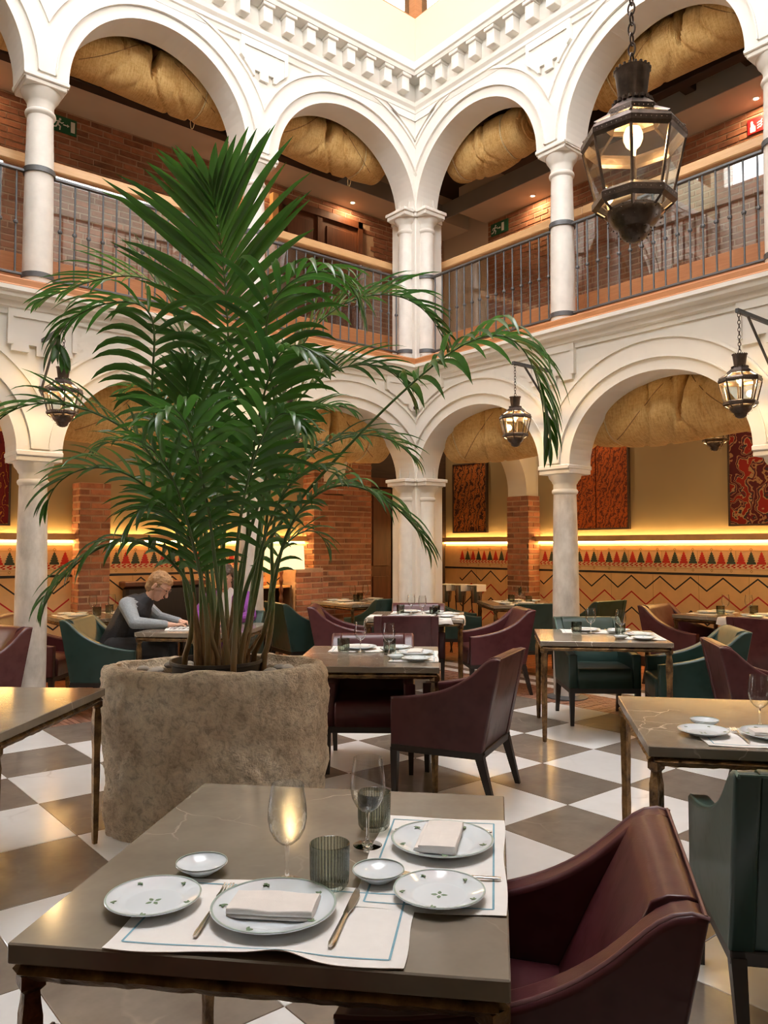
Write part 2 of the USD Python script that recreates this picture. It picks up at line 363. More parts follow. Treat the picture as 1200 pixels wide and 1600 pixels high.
# ------------------------------------------------------------------ floors
fl = thing('floor', kind='structure')
obj('sub_floor', bx(-4.8, 11.2, -4.2, 11.2, -.06, -.006), 'mortar', fl)
rest = {'white_marble': [], 'brown_marble': []}
TX, TY, DX, DY = 3.763, 3.53, .584, .655
for i in range(-10, 4):
    for j in range(-8, 5):
        x, y = TX + i * DX, TY + j * DY
        mm = 'brown_marble' if (i + j) % 2 else 'white_marble'
        t = rbx(x + .0015, x + DX - .0015, y + .0015, y + DY - .0015, -.03, R_.uniform(-.0005, .0005), .002)
        if seen(np.array([[x + DX / 2, y + DY / 2, 0]]), 200)[0]: obj('marble_tile', t, mm, fl)
        else: rest[mm].append(t)
for mm, r in rest.items():
    if r: obj('marble_paving', cat(*r), mm, fl, kind='stuff')
# terracotta strip of narrow bricks on edge under the arcades, stone border bands behind it, brick floor of the galleries
def strip(x0, x1, y0, y1, along, m='terracotta', w=.047, L=.24):
    out = []; a0, a1 = (y0, y1) if along == 'x' else (x0, x1); b0, b1 = (x0, x1) if along == 'x' else (y0, y1)
    a = a0; k = 0
    while a < a1 - .01:
        b = b0 - (L / 2 if k % 2 else 0)
        while b < b1 - .005:
            p, q = max(b, b0), min(b + L - .006, b1); b += L
            if q - p < .02: continue
            t = (p, q, a + .003, min(a + w - .003, a1), -.03, R_.uniform(-.003, 0))
            out.append(bx(*t) if along == 'x' else bx(t[2], t[3], t[0], t[1], t[4], t[5]))
        a += w; k += 1
    c = np.array([o[0].mean(0) for o in out]); d = proj(c)[:, 2]; d[~seen(c)] = 99
    order = np.argsort(d)
    for r, i in enumerate(order):
        if r < 150 and d[i] < 50: obj('paving_brick', out[i], m, fl)
    if any(not (r < 150 and d[i] < 50) for r, i in enumerate(order)): obj('brick_paving', cat(*[out[i] for r, i in enumerate(order) if not (r < 150 and d[i] < 50)]), m, fl, kind='stuff')
xe, ye = TX + 4 * DX, TY + 5 * DY
strip(xe, 6.72, -2.0, ye, 'x'); strip(-2.5, xe, ye, 7.44, 'y')
strip(xe, 6.72, ye, 7.44, 'x')
for x0, x1, mm in ((6.72, 6.86, 'white_marble'), (6.86, 7.0, 'brown_marble'), (7.0, 7.2, 'white_marble'), (7.2, 7.34, 'brown_marble')):
    obj('border_stone', bx(x0, x1, -2, 7.44 + (x0 - 6.72), -.03, -.0004), mm, fl)
for y0, y1, mm in ((7.44, 7.58, 'white_marble'), (7.58, 7.72, 'brown_marble'), (7.72, 7.92, 'white_marble'), (7.92, 8.06, 'brown_marble')):
    obj('border_stone', bx(-2.5, 6.72 + (y1 - 7.44), y0, y1, -.03, -.0004), mm, fl)
strip(7.34, XW, -2.0, YW, 'x', 'terracotta_gallery', .13, .27); strip(-2.5, 7.34, 8.06, YW, 'y', 'terracotta_gallery', .13, .27)

# ------------------------------------------------------------------ gallery slabs and ceilings
ce = thing('ceiling', kind='structure')
obj('gallery_slab', bx(AX - .02, XW + .1, -3, YW + .1, 3.36, 3.685), 'gallery_plaster', ce)
obj('gallery_slab', bx(-4, AX - .02, AY - .02, YW + .1, 3.36, 3.685), 'gallery_plaster', ce)
# upper gallery: dark boarded roof, plastered bulkhead along the wall with a grey upstand
obj('roof_boards', bx(AX - .15, XW + .1, -3, YW + .1, 6.85, 6.95), 'dark_beam', ce)
obj('roof_boards', bx(-4, AX - .15, AY - .15, YW + .1, 6.85, 6.95), 'dark_beam', ce)
CZ = 6.46
obj('bulkhead', bx(8.27, XW, -3, 8.2, CZ, 6.86), 'gallery_plaster', ce)
obj('bulkhead_face', bx(8.255, 8.272, -3, 8.56, CZ + .0, 6.7), 'grey_plaster', ce)
obj('bulkhead', bx(-4, XW, 8.56, YW, CZ, 6.86), 'gallery_plaster', ce)
obj('bulkhead_face', bx(-4, 8.27, 8.545, 8.562, CZ + .0, 6.7), 'grey_plaster', ce)

# ------------------------------------------------------------------ upper gallery walls (brick)
wr = thing('wall_back_right', kind='structure'); wl = thing('wall_back_left', kind='structure')
obj('mortar_bed', bx(XW, XW + .1, -3, 8.15, 3.68, 6.9), 'mortar', wr)
obj('plaster_face', bx(XW, XW + .1, 8.15, YW + .1, 3.68, 6.9), 'gallery_plaster', wr)
brick_face(wr, (XW, 8.14), (0, -1), (-1, 0), 6.6, 3.75, CZ, seed=3)
WX0, WX1 = 5.62, 7.12                     # wooden window opening in the left gallery wall
obj('mortar_bed', bx(-4, XW + .1, YW, YW + .1, 3.68, 6.9), 'mortar', wl)
brick_face(wl, (-.6, YW), (1, 0), (0, -1), 9.4, 3.75, CZ, keep=lambda a, b, z, z2: not (b - .6 > WX0 - .02 and a - .6 < WX1 + .02 and z < 6.28), seed=4)
# ------------------------------------------------------------------ lower gallery walls
def zig(z0, amp, p, s0, s1, w=.012, ph=0.0):
    pts = []; k = 0; s = s0 - ph
    while s < s1 + p: pts.append((s, z0 + (amp if k % 2 else 0))); s += p / 2; k += 1
    return LineString(pts).buffer(w / 2, cap_style=2, join_style=2).intersection(sbox(s0, 0, s1, 3))
def tree(c, z, w=.092, h=.145):
    pts = [(-.07, 0), (-.07, .08)]
    L = [(-.5, .10), (-.5, .14), (-.30, .26), (-.43, .28), (-.43, .32), (-.24, .43), (-.35, .45), (-.35, .49), (-.17, .60), (-.26, .62), (-.26, .66), (-.09, .76), (-.16, .78), (-.16, .82), (-.03, .92), (-.03, 1.0)]
    pts = [(-.5, 0)] + L; pts = pts + [(-x, y) for x, y in pts[::-1]]
    return Polygon([(c + x * w * 1.1, z + y * h) for x, y in pts])
def dado(root, P0, u, n, length, segs):
    """painted and tiled dado with its lit shelf; s runs along u from P0; segs = stretches that are visible between pillars"""
    u3, n3 = np.array([*u, 0.]), np.array([*n, 0.]); P = np.array([*P0, 0.])
    def put(m):
        v, f = m; v = np.asarray(v, float); w = P + v[:, :1] * u3 + v[:, 1:2] * n3 + v[:, 2:] * [0, 0, 1.]
        return w, (f[:, ::-1] if np.cross(u3, n3)[2] < 0 else f)
    obj('wall_face', put(bx(0, length, -.1, 0, 1.5, 3.37)), 'olive_wall', root)
    obj('dado_panelling', put(bx(0, length, -.1, .02, .12, 1.15)), 'tile_wall', root)
    obj('skirting', put(bx(0, length, -.1, .035, 0, .12)), 'dark_wood', root)
    obj('frieze_band', put(bx(0, length, -.1, .02, 1.165, 1.50)), 'frieze_ground', root)
    obj('dark_line', put(bx(0, length, -.1, .024, 1.145, 1.172)), 'paint_black', root)
    obj('lit_shelf', put(cat(bx(0, length, 0, .099, 1.572, 1.612), bx(0, length, .10, .11, 1.56, 1.63))), 'shelf_wood', root)
    obj('led_strip', put(bx(0, length, .012, .028, 1.535, 1.556)), 'led', root)
    obj('led_strip', put(bx(0, length, .05, .062, 1.612, 1.62)), 'led', root)
    for a, b in segs:
        k = int(a / .116); rows = []
        for i in range(k, int(b / .116) + 1):
            c = (i + .5) * .116
            if c - .05 < a or c + .05 > b: continue
            obj('painted_tree', put(slab(tree(c, 1.285), .0198, .0225)), 'paint_red' if i % 2 else 'paint_green', root)
            if i % 2 == 0:
                for zz, rr in ((1.452, .02), (1.205, .018)):
                    obj('painted_lozenge', put(slab(Polygon([(c - rr, zz), (c, zz - rr), (c + rr, zz), (c, zz + rr)]).difference(Polygon([(c - rr * .6, zz), (c, zz - rr * .6), (c + rr * .6, zz), (c, zz + rr * .6)])), .0198, .0222)), 'paint_gold', root)
            if i % 4 == 0: rows.append(sbox(c + .056, 1.285, c + .060, 1.435))
        red, cream = [], []
        for i in range(int(a / .033), int(b / .033)):
            for r in range(3):
                z = 1.238 + .0145 * r; s = i * .033 + (.011 if r % 2 else 0)
                (red if (i + r) % 2 else cream).append(Polygon([(s, z), (s + .024, z), (s + .033, z + .0145), (s + .009, z + .0145)]))
        cl = sbox(a, 0, b, 4)
        obj('chequered_strip', put(slab(unary_union(red).buffer(.0002).intersection(cl), .0198, .0222)), 'paint_red', root, kind='stuff')
        obj('chequered_strip', put(slab(unary_union(cream).buffer(-.0002).intersection(cl), .0198, .0222)), 'paint_cream', root, kind='stuff')
        if rows: obj('tile_joint', put(slab(unary_union(rows + [sbox(a, 1.435, b, 1.439), sbox(a, 1.222, b, 1.226)]), .0198, .0218)), 'paint_gold', root)
        for z0, m, ph in ((.965, 'paint_black', 0), (.765, 'paint_red', 0), (.565, 'paint_black', 0), (.365, 'paint_red', 0), (.165, 'paint_black', 0)):
            obj('zigzag_line', put(slab(zig(z0, .155, .40, a, b, .016, (a % .40)), .0198, .0225)), m, root)
        obj('panel_joint', put(slab(unary_union([sbox(q * .6 + .1, .12, q * .6 + .104, 1.15) for q in range(int(a / .6), int(b / .6) + 1)]).intersection(cl), .0198, .0212)), 'paint_gold', root)
dado(wr, (XW, YW), (0, -1), (-1, 0), 10.5, [(.35, 1.56), (1.94, 6.6)])
# left gallery: dado up to the brick mass near the corner
BX0, BX1 = 6.13, 7.12
dado(wl, (-1.2, YW), (1, 0), (0, -1), BX0 + 1.2 - .0, [(0.0, 4.17), (4.57, 7.3)])
# brick pillars standing against the gallery walls
def pillar(name, x0, x1, y0, y1, z1, faces, label, seed):
    t = thing(name, label, 'brick pillar')
    obj('mortar_core', bx(x0, x1, y0, y1, 0, z1), 'mortar', t)
    for k, (P0, u, n, L) in enumerate(faces): brick_face(t, P0, u, n, L, 0.03, z1, seed=seed + k, most=150)
    return t
pillar('brick_pillar', 8.60, XW, 7.20, 7.58, 2.20, [((8.60, 7.58), (0, -1), (-1, 0), .38), ((8.60, 7.20), (1, 0), (0, -1), .25)], 'slim brick pillar against the painted gallery wall, right of the white corner pier', 11)
pillar('brick_pillar', 3.00, 3.34, 8.88, YW, 2.20, [((3.00, 8.88), (1, 0), (0, -1), .34), ((3.00, YW), (0, -1), (-1, 0), .24)], 'slim brick pillar against the painted gallery wall, behind the seated reader', 21)
# the wide brick mass beside the doorway and its low stub
t = thing('brick_pier', 'wide brick pier beside the dark doorway, with a low brick ledge at its left', 'brick pier')
obj('mortar_core', bx(BX0, BX1, 8.86, YW, 0, 3.36), 'mortar', t)
brick_face(t, (BX0, 8.86), (1, 0), (0, -1), BX1 - BX0, .03, 3.3, seed=31, most=250)
brick_face(t, (BX0, YW), (0, -1), (-1, 0), .26, .03, 3.3, seed=32, most=60)
obj('ledge_core', bx(5.75, BX0 + .05, 8.72, YW, 0, 1.20), 'mortar', t)
brick_face(t, (5.75, 8.72), (1, 0), (0, -1), .42, .03, 1.2, seed=33, most=60)
# doorway with dark panelled door, brick arch over it
d = thing('door_1', kind='structure')
obj('door_recess', bx(BX1, XW, YW - .02, YW + .1, 0, 3.37), 'dark_wood', d)
for k, (a, b) in enumerate(((7.24, 7.66), (7.70, 8.12))):
    obj('door_leaf', cat(rbx(a, b, YW - .07, YW - .03, .02, 2.35, .004), rbx(a + .06, b - .06, YW - .085, YW - .065, .15, 1.05, .004), rbx(a + .06, b - .06, YW - .085, YW - .065, 1.2, 2.25, .004)), 'door_wood', d)
obj('door_frame', cat(bx(7.13, 7.22, YW - .12, YW, 0, 2.5), bx(8.14, 8.3, YW - .12, YW, 0, 2.5), bx(7.13, 8.3, YW - .12, YW, 2.37, 2.5)), 'door_wood', d)
ab = [];
for k in range(24):
    a0, a1 = PI * k / 24 + .02, PI * (k + 1) / 24 - .0
    ab.append(slab(Polygon([(7.68 + r * math.cos(q), 2.40 + r * math.sin(q)) for r, q in ((.62, a0), (.86, a0), (.86, a1), (.62, a1))]), 0, .05))
for m in ab: v, f = m; obj('arch_brick', (np.stack([v[:, 0], YW - v[:, 1], v[:, 2]], 1), f[:, ::-1]), 'brick', d)
# cross arches from the corner pier to the brick pillars (white spring stones above the brick)
ca = thing('cross_arches', kind='structure')
pa = sbox(6.59, 2.2, XW, 3.37).difference(arch_poly(7.595, 2.26, 1.0, .82, 2.1))
v, f = extrude(pa, .34); obj('cross_arch', (np.stack([v[:, 0], 7.22 + v[:, 2], v[:, 1]], 1), f[:, ::-1]), 'white_plaster', ca)
pa = sbox(7.27, 2.2, YW, 3.37).difference(arch_poly(8.06, 2.26, .80, .82, 2.1))
v, f = extrude(pa, .34); obj('cross_arch', (np.stack([6.28 + v[:, 2], v[:, 0], v[:, 1]], 1), f), 'white_plaster', ca)

# ------------------------------------------------------------------ columns
def abacus(z, w=.17, h=.075, r=.012):
    return cat(rbx(-w, w, -w, w, z, z + h * .55, .008), rbx(-w - .018, w + .018, -w - .018, w + .018, z + h * .5, z + h, .008))
def column(loc, lower, label, group=None):
    t = thing('column', label, 'column', loc, 0, group)
    if lower:
        obj('shaft', lathe([(0, .03), (.128, .03), (.131, .5), (.13, .9), (.124, 1.4), (.113, 2.0), (.112, 2.02), (0, 2.02)], 36), 'old_column_stone', t, 40)
        obj('capital', cat(lathe([(0, 2.0), (.112, 2.0), (.125, 2.012), (.13, 2.03), (.125, 2.045), (.114, 2.055), (.113, 2.10), (.125, 2.115), (.13, 2.13), (.155, 2.16), (.166, 2.20), (0, 2.205)], 36), abacus(2.195, .172, .09)), 'white_plaster', t, 40)
        obj('floor_ring', lathe([(.13, 0), (.20, 0), (.20, .008), (.19, .012), (.13, .03)], 36), 'iron_grey', t, 30)
    else:
        z = 3.69
        obj('shaft', lathe([(0, 0), (.122, 0), (.124, .08), (.122, .6), (.117, 1.1), (.108, 1.52), (0, 1.53)], 36), 'column_marble', t, 40)
        obj('capital', cat(lathe([(0, 1.52), (.108, 1.52), (.124, 1.535), (.128, 1.55), (.124, 1.565), (.110, 1.575), (.11, 1.64), (.122, 1.655), (.128, 1.67), (.15, 1.70), (.165, 1.745), (0, 1.75)], 36), abacus(1.74, .172, .08)), 'white_plaster', t, 40)
        for zz in (.09, 1.01): obj('iron_band', lathe([(.122, zz), (.132, zz), (.132, zz + .045), (.120, zz + .045)], 36), 'iron_grey', t, 40)
    return t
lab_lo = {('right', 1): 'rough stone lower column behind the green armchair, right of the corner pier', ('right', 2): 'stone lower column under the capital at the right edge of the photo',
          ('left', 1): 'pale lower column hidden behind the palm stems', ('left', 2): 'pale stone lower column at the left, beside the burgundy armchair'}
lab_up = {('right', 1): 'white marble balcony column between the two right railings, left of the big lantern', ('right', 2): 'white marble balcony column at the right edge, beside the red sign',
          ('left', 1): 'white marble balcony column behind the tip of the palm', ('left', 2): 'white marble balcony column at the left, beside the green exit sign'}
for side in ('left', 'right'):
    for i in (1, 2):
        s = SB[side][i]
        column(wp(side, s, 0, 0), True, lab_lo[side, i]); column(wp(side, s, 0, 3.69), False, lab_up[side, i])
# clustered corner pier: block with an engaged column on each court face
def corner_pier(z0, zc, label):
    t = thing('corner_pier', label, 'pier')
    k = .17
    obj('block', rbx(AX - k, AX + k + .1, AY - k, AY + k + .1, z0, zc + .16, .012), 'white_plaster', t)
    for dx, dy in ((0, -k), (-k, 0)):
        obj('engaged_column', tf(lathe([(0, z0), (.105, z0), (.105, z0 + .5), (.092, zc - .02), (0, zc - .02)], 28), (AX + dx, AY + dy, 0)), 'column_marble', t, 40)
        obj('engaged_capital', tf(lathe([(0, zc - .03), (.094, zc - .03), (.108, zc - .015), (.11, zc), (.106, zc + .014), (.095, zc + .02), (.096, zc + .07), (.108, zc + .085), (.135, zc + .12), (.15, zc + .16), (0, zc + .16)], 28), (AX + dx, AY + dy, 0)), 'white_plaster', t, 40)
    ab = []
    for cx, cy, w in ((AX, AY - k, .165), (AX - k, AY, .165), (AX + .03, AY + .03, .225)):
        ab += [rbx(cx - w, cx + w, cy - w, cy + w, zc + .15, zc + .20, .006), rbx(cx - w - .016, cx + w + .016, cy - w - .016, cy + w + .016, zc + .195, zc + .235, .006)]
    obj('abacus', cat(*ab), 'white_plaster', t)
    if z0 > 1:
        for zz in (3.80, 4.70):
            obj('iron_band', cat(*[tf(lathe([(.09, zz), (.113, zz), (.113, zz + .045), (.09, zz + .045)], 28), (AX + dx, AY + dy, 0)) for dx, dy in ((0, -k), (-k, 0))]), 'iron_grey', t, 40)
corner_pier(0, 2.05, 'white clustered corner pier of the lower arcade, behind the laid tables')
corner_pier(3.69, 5.29, 'white clustered corner pier on the balcony, where both railings meet')

# ------------------------------------------------------------------ balcony railings and glass screens
pm('handrail_wood', (.72, .45, .22), .4, col2=(.63, .37, .16), scale=3, world=True, stretch=(2, 2, 20))
bal_proto = None
RL = {('left', 0): 'iron balcony railing with collared bars behind the right half of the palm', ('left', 1): 'iron balcony railing with collared bars, left bay above the palm', ('left', 2): 'iron balcony railing at the left edge of the photo',
      ('right', 0): 'iron balcony railing with collared bars beside the corner pier, right side', ('right', 1): 'iron balcony railing with collared bars behind the big lantern', ('right', 2): 'iron balcony railing beyond the right edge'}
GL = {('left', 0): 'glass screen with wooden handrail behind the railing, left of the corner pier', ('left', 1): 'glass screen with wooden handrail behind the palm top', ('left', 2): 'glass screen with wooden handrail at the left edge',
      ('right', 0): 'glass screen with wooden handrail behind the railing, right of the corner pier', ('right', 1): 'glass screen with wooden handrail behind the big lantern', ('right', 2): 'glass screen beyond the right edge'}
for side in ('left', 'right'):
    for i in range(3):
        a, b = SB[side][i] + (.27 if i == 0 else .12), SB[side][i + 1] - .12
        t = thing('balcony_railing', RL[side, i], 'railing')
        for nm, z0, h, w in (('top_rail', 4.70, .022, .022), ('bottom_rail', 3.80, .02, .016)):
            obj(nm, W(side, rbx(a, b, -w, w, z0, z0 + h, .003)), 'iron_grey', t)
        nb = int(round((b - a) / .122))
        for k in range(nb):
            s = a + (k + .5) * (b - a) / nb
            bar = cat(tf(lathe([(0, 3.815), (.0085, 3.815), (.0085, 4.24), (.017, 4.242), (.022, 4.255), (.017, 4.268), (.0085, 4.27), (.0085, 4.705), (0, 4.705)], 8), (s, 0, 0)))
            obj('baluster', W(side, bar), 'iron_grey', t, 40)
        g = thing('glass_screen', GL[side, i], 'glass screen')
        a, b = SB[side][i] - (.32 if i == 0 else 0), SB[side][i + 1]
        obj('handrail', W(side, rbx(a, b, -.42, -.33, 4.935, 5.03, .01)), 'handrail_wood', g)
        obj('base_board', W(side, rbx(a, b, -.39, -.36, 3.685, 4.11, .004)), 'orange_wood', g)
        obj('pane', W(side, bx(a + .01, b - .01, -.38, -.372, 4.11, 4.94)), 'screen_glass', g)
# ------------------------------------------------------------------ upper gallery fittings
# wooden window in the left wall
w3 = thing('window_3', kind='structure')
obj('frame', cat(bx(WX0, WX0 + .10, YW - .06, YW + .02, 3.75, 6.28), bx(WX1 - .08, WX1, YW - .06, YW + .02, 3.75, 6.28), bx(WX0, WX1, YW - .06, YW + .02, 6.18, 6.28), bx(6.32, 6.40, YW - .05, YW + .02, 3.75, 6.2)), 'door_wood', w3)
obj('shutter', cat(rbx(WX0 + .10, 6.32, YW - .03, YW, 3.75, 6.18, .004), rbx(6.40, WX1 - .08, YW - .03, YW, 3.75, 6.18, .004), rbx(WX0 + .2, 6.24, YW - .045, YW - .02, 5.0, 6.08, .004), rbx(6.48, WX1 - .16, YW - .045, YW - .02, 5.0, 6.08, .004)), 'door_wood', w3)
obj('jamb_board', bx(WX0 - .07, WX0 + .02, YW - .09, YW + .02, 3.75, 6.28), 'honey_wood', w3)
# ceiling beams crossing the roof over the upper gallery
for side, pos in (('left', (.9, 1.55, 2.9, 3.7, 5.0)), ('right', (.7, 1.5, 2.6, 3.3, 4.0, 5.0))):
    for k, s in enumerate(pos):
        tag(obj('ceiling_beam', W(side, rbx(s - .07, s + .07, -1.9, -.16, 6.62, 6.86, .01)), 'dark_beam'), 'dark wooden cross beam under the gallery roof', 'beam', 'roof beams above the balcony')
for side in ('left', 'right'):
    tag(obj('roof_purlin', W(side, rbx(.2, 6.9, -1.40, -1.25, 6.42, 6.62, .01)), 'dark_beam'), f'long dark wooden beam along the {side} balcony ceiling, below the rolled blinds', 'beam')
# recessed spotlights
def spot(x, y, z, label, power=14, cone=True):
    t = thing('ceiling_spotlight', label, 'spotlight', (x, y, z))
    obj('ring', lathe([(.028, -.002), (.048, -.004), (.05, .0), (.03, .004)], 24), 'white_plaster', t, 30)
    obj('lens', lathe([(0, -.001), (.03, -.001), (.03, .003), (0, .003)], 20), 'spot_face', t)
    l = UsdLux.DiskLight.Define(stage, t + '/beam'); l.CreateRadiusAttr(.035); l.CreateIntensityAttr(power * 14.0); l.CreateColorAttr(Gf.Vec3f(1, .66, .36)); l.AddTranslateOp().Set(Gf.Vec3d(0, 0, -.012))
for x, y, lb in ((5.16, 8.93, 'small lit ceiling spotlight beside the balcony column behind the palm tip'), (6.83, 8.93, 'small lit ceiling spotlight over the brick wall, left of the corner pier'), (3.5, 8.93, None), (1.75, 8.93, 'lit ceiling spotlight washing the brick wall at the left edge')):
    if lb: spot(x, y, CZ, lb)
for x, y, lb in ((8.66, 7.12, 'small lit ceiling spotlight above the green sign, right of the corner pier'), (8.66, 3.95, 'small lit ceiling spotlight above the red sign')):
    spot(x, y, CZ, lb)

# rolled esparto blinds
mat('esparto', {'tc': ('texture_coordinate', {}), 'mp': ('mapping', {'scale': (1.0, .10, .10)}), 'mq': ('mapping', {'scale': (.5, 1.0, 1.0)}), 'n': ('noise_texture', {'scale': 90, 'detail': 5, 'roughness': .7}), 'n2': ('noise_texture', {'scale': 45, 'detail': 5, 'roughness': .65}), 'n3': ('noise_texture', {'scale': 2.2, 'detail': 3}),
    'a': ('math', {'math_type': 'multiply_add', 'value2': .6}), 'h': ('math', {'math_type': 'multiply', 'value2': .4}), 'a3': ('math', {'math_type': 'multiply_add', 'value2': .5}), 'h3': ('math', {'math_type': 'subtract', 'value2': .25}),
    'r': ('rgb_ramp', {'ramp': [(.30, (.20, .085, .022)), (.45, (.46, .25, .072)), (.58, (.64, .38, .13)), (.72, (.76, .51, .21))]}), 'b': ('bump', {'strength': 1.0, 'distance': .02}), 'p': ('principled_bsdf', {'roughness': .8, 'specular_ior_level': .25})},
    [('tc.object', 'mp.vector'), ('tc.object', 'mq.vector'), ('mp.vector', 'n.vector'), ('mq.vector', 'n2.vector'), ('tc.object', 'n3.vector'), ('n.fac', 'a.value1'), ('n2.fac', 'h.value1'), ('h.value', 'a.value3'), ('n3.fac', 'h3.value1'), ('h3.value', 'a3.value1'), ('a.value', 'a3.value3'),
     ('a3.value', 'r.fac'), ('a.value', 'b.height'), ('r.color', 'p.base_color'), ('b.normal', 'p.normal')], 'p.BSDF')
pm('seam_straw', (.30, .165, .055), .9, var=.3, scale=60)
pm('rope', (.72, .56, .30), .9, var=.3, scale=60)
def roll(side, s0, s1, z, n, r, label, seed, slit=True, spiral=0, sag=.03):
    """mat rolled up on itself, tied with cords; local x runs along the arcade"""
    L = s1 - s0; K, NA = 130, 48
    rr = random.Random(seed); ph = [rr.uniform(0, 6) for _ in range(4)]
    x = np.linspace(-L / 2, L / 2, K)
    a = np.arange(NA) * 2 * PI / NA
    X, A = np.meshgrid(x, a, indexing='ij')
    ties = [-.36 * L, .30 * L]
    rad = r * (1 + .05 * np.sin(3.1 * X / L * 2 + ph[0]) + .02 * np.sin(5 * A + ph[1] + 4 * X) + .03 * np.cos(A - 2 * X / L + ph[2]))
    for tx in ties: rad *= 1 - .09 * np.exp(-((X - tx) / .035) ** 2)
    # overlapping folds: slanting creases towards the middle
    for q in (-.22, -.10, .12, .24): rad *= 1 - .10 * np.exp(-((X - q * L - (.10 if q > 0 else -.10) * np.cos(A) * 2.2) / .022) ** 2)
    if slit:
        xs_ = .04 + .05 * np.sin(A - .6); w_ = .030 * np.clip(np.cos(A - (PI - .95)) * 1.6 + .1, 0.0, 1)      # a gaping fold on the court side
        rad *= 1 - .55 * np.exp(-((X - xs_) / np.maximum(w_, .004)) ** 4) * (w_ > .006)
    edge = np.clip((L / 2 - np.abs(X)) / .06, 0, 1); rad *= .80 + .20 * np.sqrt(edge)
    zc = -sag * (1 - (2 * X / L) ** 2)
    v = np.stack([X, rad * np.cos(A), rad * np.sin(A) * 1.02 + zc], -1).reshape(-1, 3)
    i, j = np.meshgrid(np.arange(K - 1), np.arange(NA), indexing='ij'); j2 = (j + 1) % NA
    q = np.stack([i * NA + j, (i + 1) * NA + j, (i + 1) * NA + j2, i * NA + j2], -1).reshape(-1, 4)
    f = np.vstack([q[:, [0, 2, 1]], q[:, [0, 3, 2]]])
    c0, c1 = len(v), len(v) + 1; v = np.vstack([v, [[-L / 2, 0, 0], [L / 2, 0, 0]]])
    f = np.vstack([f, [[c0, (k + 1) % NA, k] for k in range(NA)], [[c1, (K - 1) * NA + k, (K - 1) * NA + (k + 1) % NA] for k in range(NA)]])
    cx, cy, cz = wp(side, (s0 + s1) / 2, n, z)
    t = thing('rolled_blind', label, 'rolled blind', (cx, cy, cz), 0 if side == 'left' else -90)
    obj('rolled_mat', (v, f), 'esparto', t, 50)
    for tx in ties:
        i = int(np.argmin(abs(x - tx))); pts = [(tx + .012 * math.sin(2 * q), (rad[i, k] + .004) * math.cos(q), (rad[i, k] + .004) * math.sin(q) * 1.02 + zc[i, 0]) for k, q in enumerate(a)]
        pts.append(pts[0]); obj('cord', tube(pts, .0085, 6), 'rope', t, 60)
    if slit:
        for sg in (-1, 1):
            pts = []
            for q in np.linspace(0, 1, 22):
                aa = 1.75 + 2.35 * q; xx = .05 + sg * (.03 + .33 * L * q ** 1.7); i = int(np.argmin(abs(x - xx))); k = int(round(aa / (2 * PI) * NA)) % NA
                pts.append((xx, (rad[i, k] + .001) * math.cos(aa), (rad[i, k] + .001) * math.sin(aa) * 1.02 + zc[i, 0]))
            P_ = np.array(pts); P_[1:-1] = (P_[:-2] + P_[1:-1] * 2 + P_[2:]) / 4
            obj('seam', tube(P_, .0045, 6), 'seam_straw', t, 60)
    if side == 'left':
        tx = ties[1]; zz = -r * 1.0; yy = r * .25
        obj('cord_loop', tube(spline([(tx, yy, zz), (tx - .02, yy + .01, zz - .06), (tx, yy + .015, zz - .10), (tx + .02, yy + .01, zz - .06), (tx + .01, yy, zz)], 16), .005, 6), 'rope', t, 60)
    if spiral:
        e = spiral * (L / 2 + .004); th = np.linspace(0, 5 * PI, 60)
        obj('roll_end', tube([(e, (.02 + (r * .8 - .02) * q / (5 * PI)) * math.cos(q), (.02 + (r * .8 - .02) * q / (5 * PI)) * math.sin(q)) for q in th], .016, 6), 'esparto', t, 60)
    return t
UPZ, UPN = 6.33, -.50
roll('left', .20, 2.22, UPZ, UPN, .275, 'rolled straw blind in the upper arch left of the corner pier', 1)
roll('left', 2.30, 4.36, UPZ, UPN, .275, 'rolled straw blind in the upper arch above the palm top', 2)
roll('left', 4.46, 6.5, UPZ, UPN, .275, 'rolled straw blind in the upper arch at the top left edge', 3)
roll('right', .20, 1.38, UPZ - .04, UPN, .275, 'short rolled straw blind with a spiral end, in the upper arch by the pier', 4, slit=False, spiral=1)
roll('right', 1.37, 2.22, UPZ + .13, UPN - .12, .25, 'higher straw blind behind the spiral-ended one', 5, slit=False)
roll('right', 2.28, 4.32, UPZ + .02, UPN, .285, 'rolled straw blind in the upper arch behind the big lantern', 6)
LZ, LN = 2.84, -.46
roll('left', .20, 2.22, LZ, LN, .33, 'rolled straw blind in the lower arch beside the corner pier, right of the palm stems', 7)
roll('left', 2.30, 4.36, LZ, LN, .33, 'rolled straw blind in the lower arch behind the palm, left half', 8)
roll('left', 4.46, 6.5, LZ, LN, .33, 'rolled straw blind in the lower arch at the left edge', 9)
roll('right', .20, 2.18, LZ, LN, .33, 'rolled straw blind in the lower arch right of the corner pier, above the red picture', 10)
roll('right', 2.26, 4.32, LZ - .01, LN, .33, 'widest rolled straw blind in the lower right arch, beside the wall lantern', 12)
roll('right', 4.42, 6.4, LZ, LN, .33, 'rolled straw blind beyond the right edge', 13)
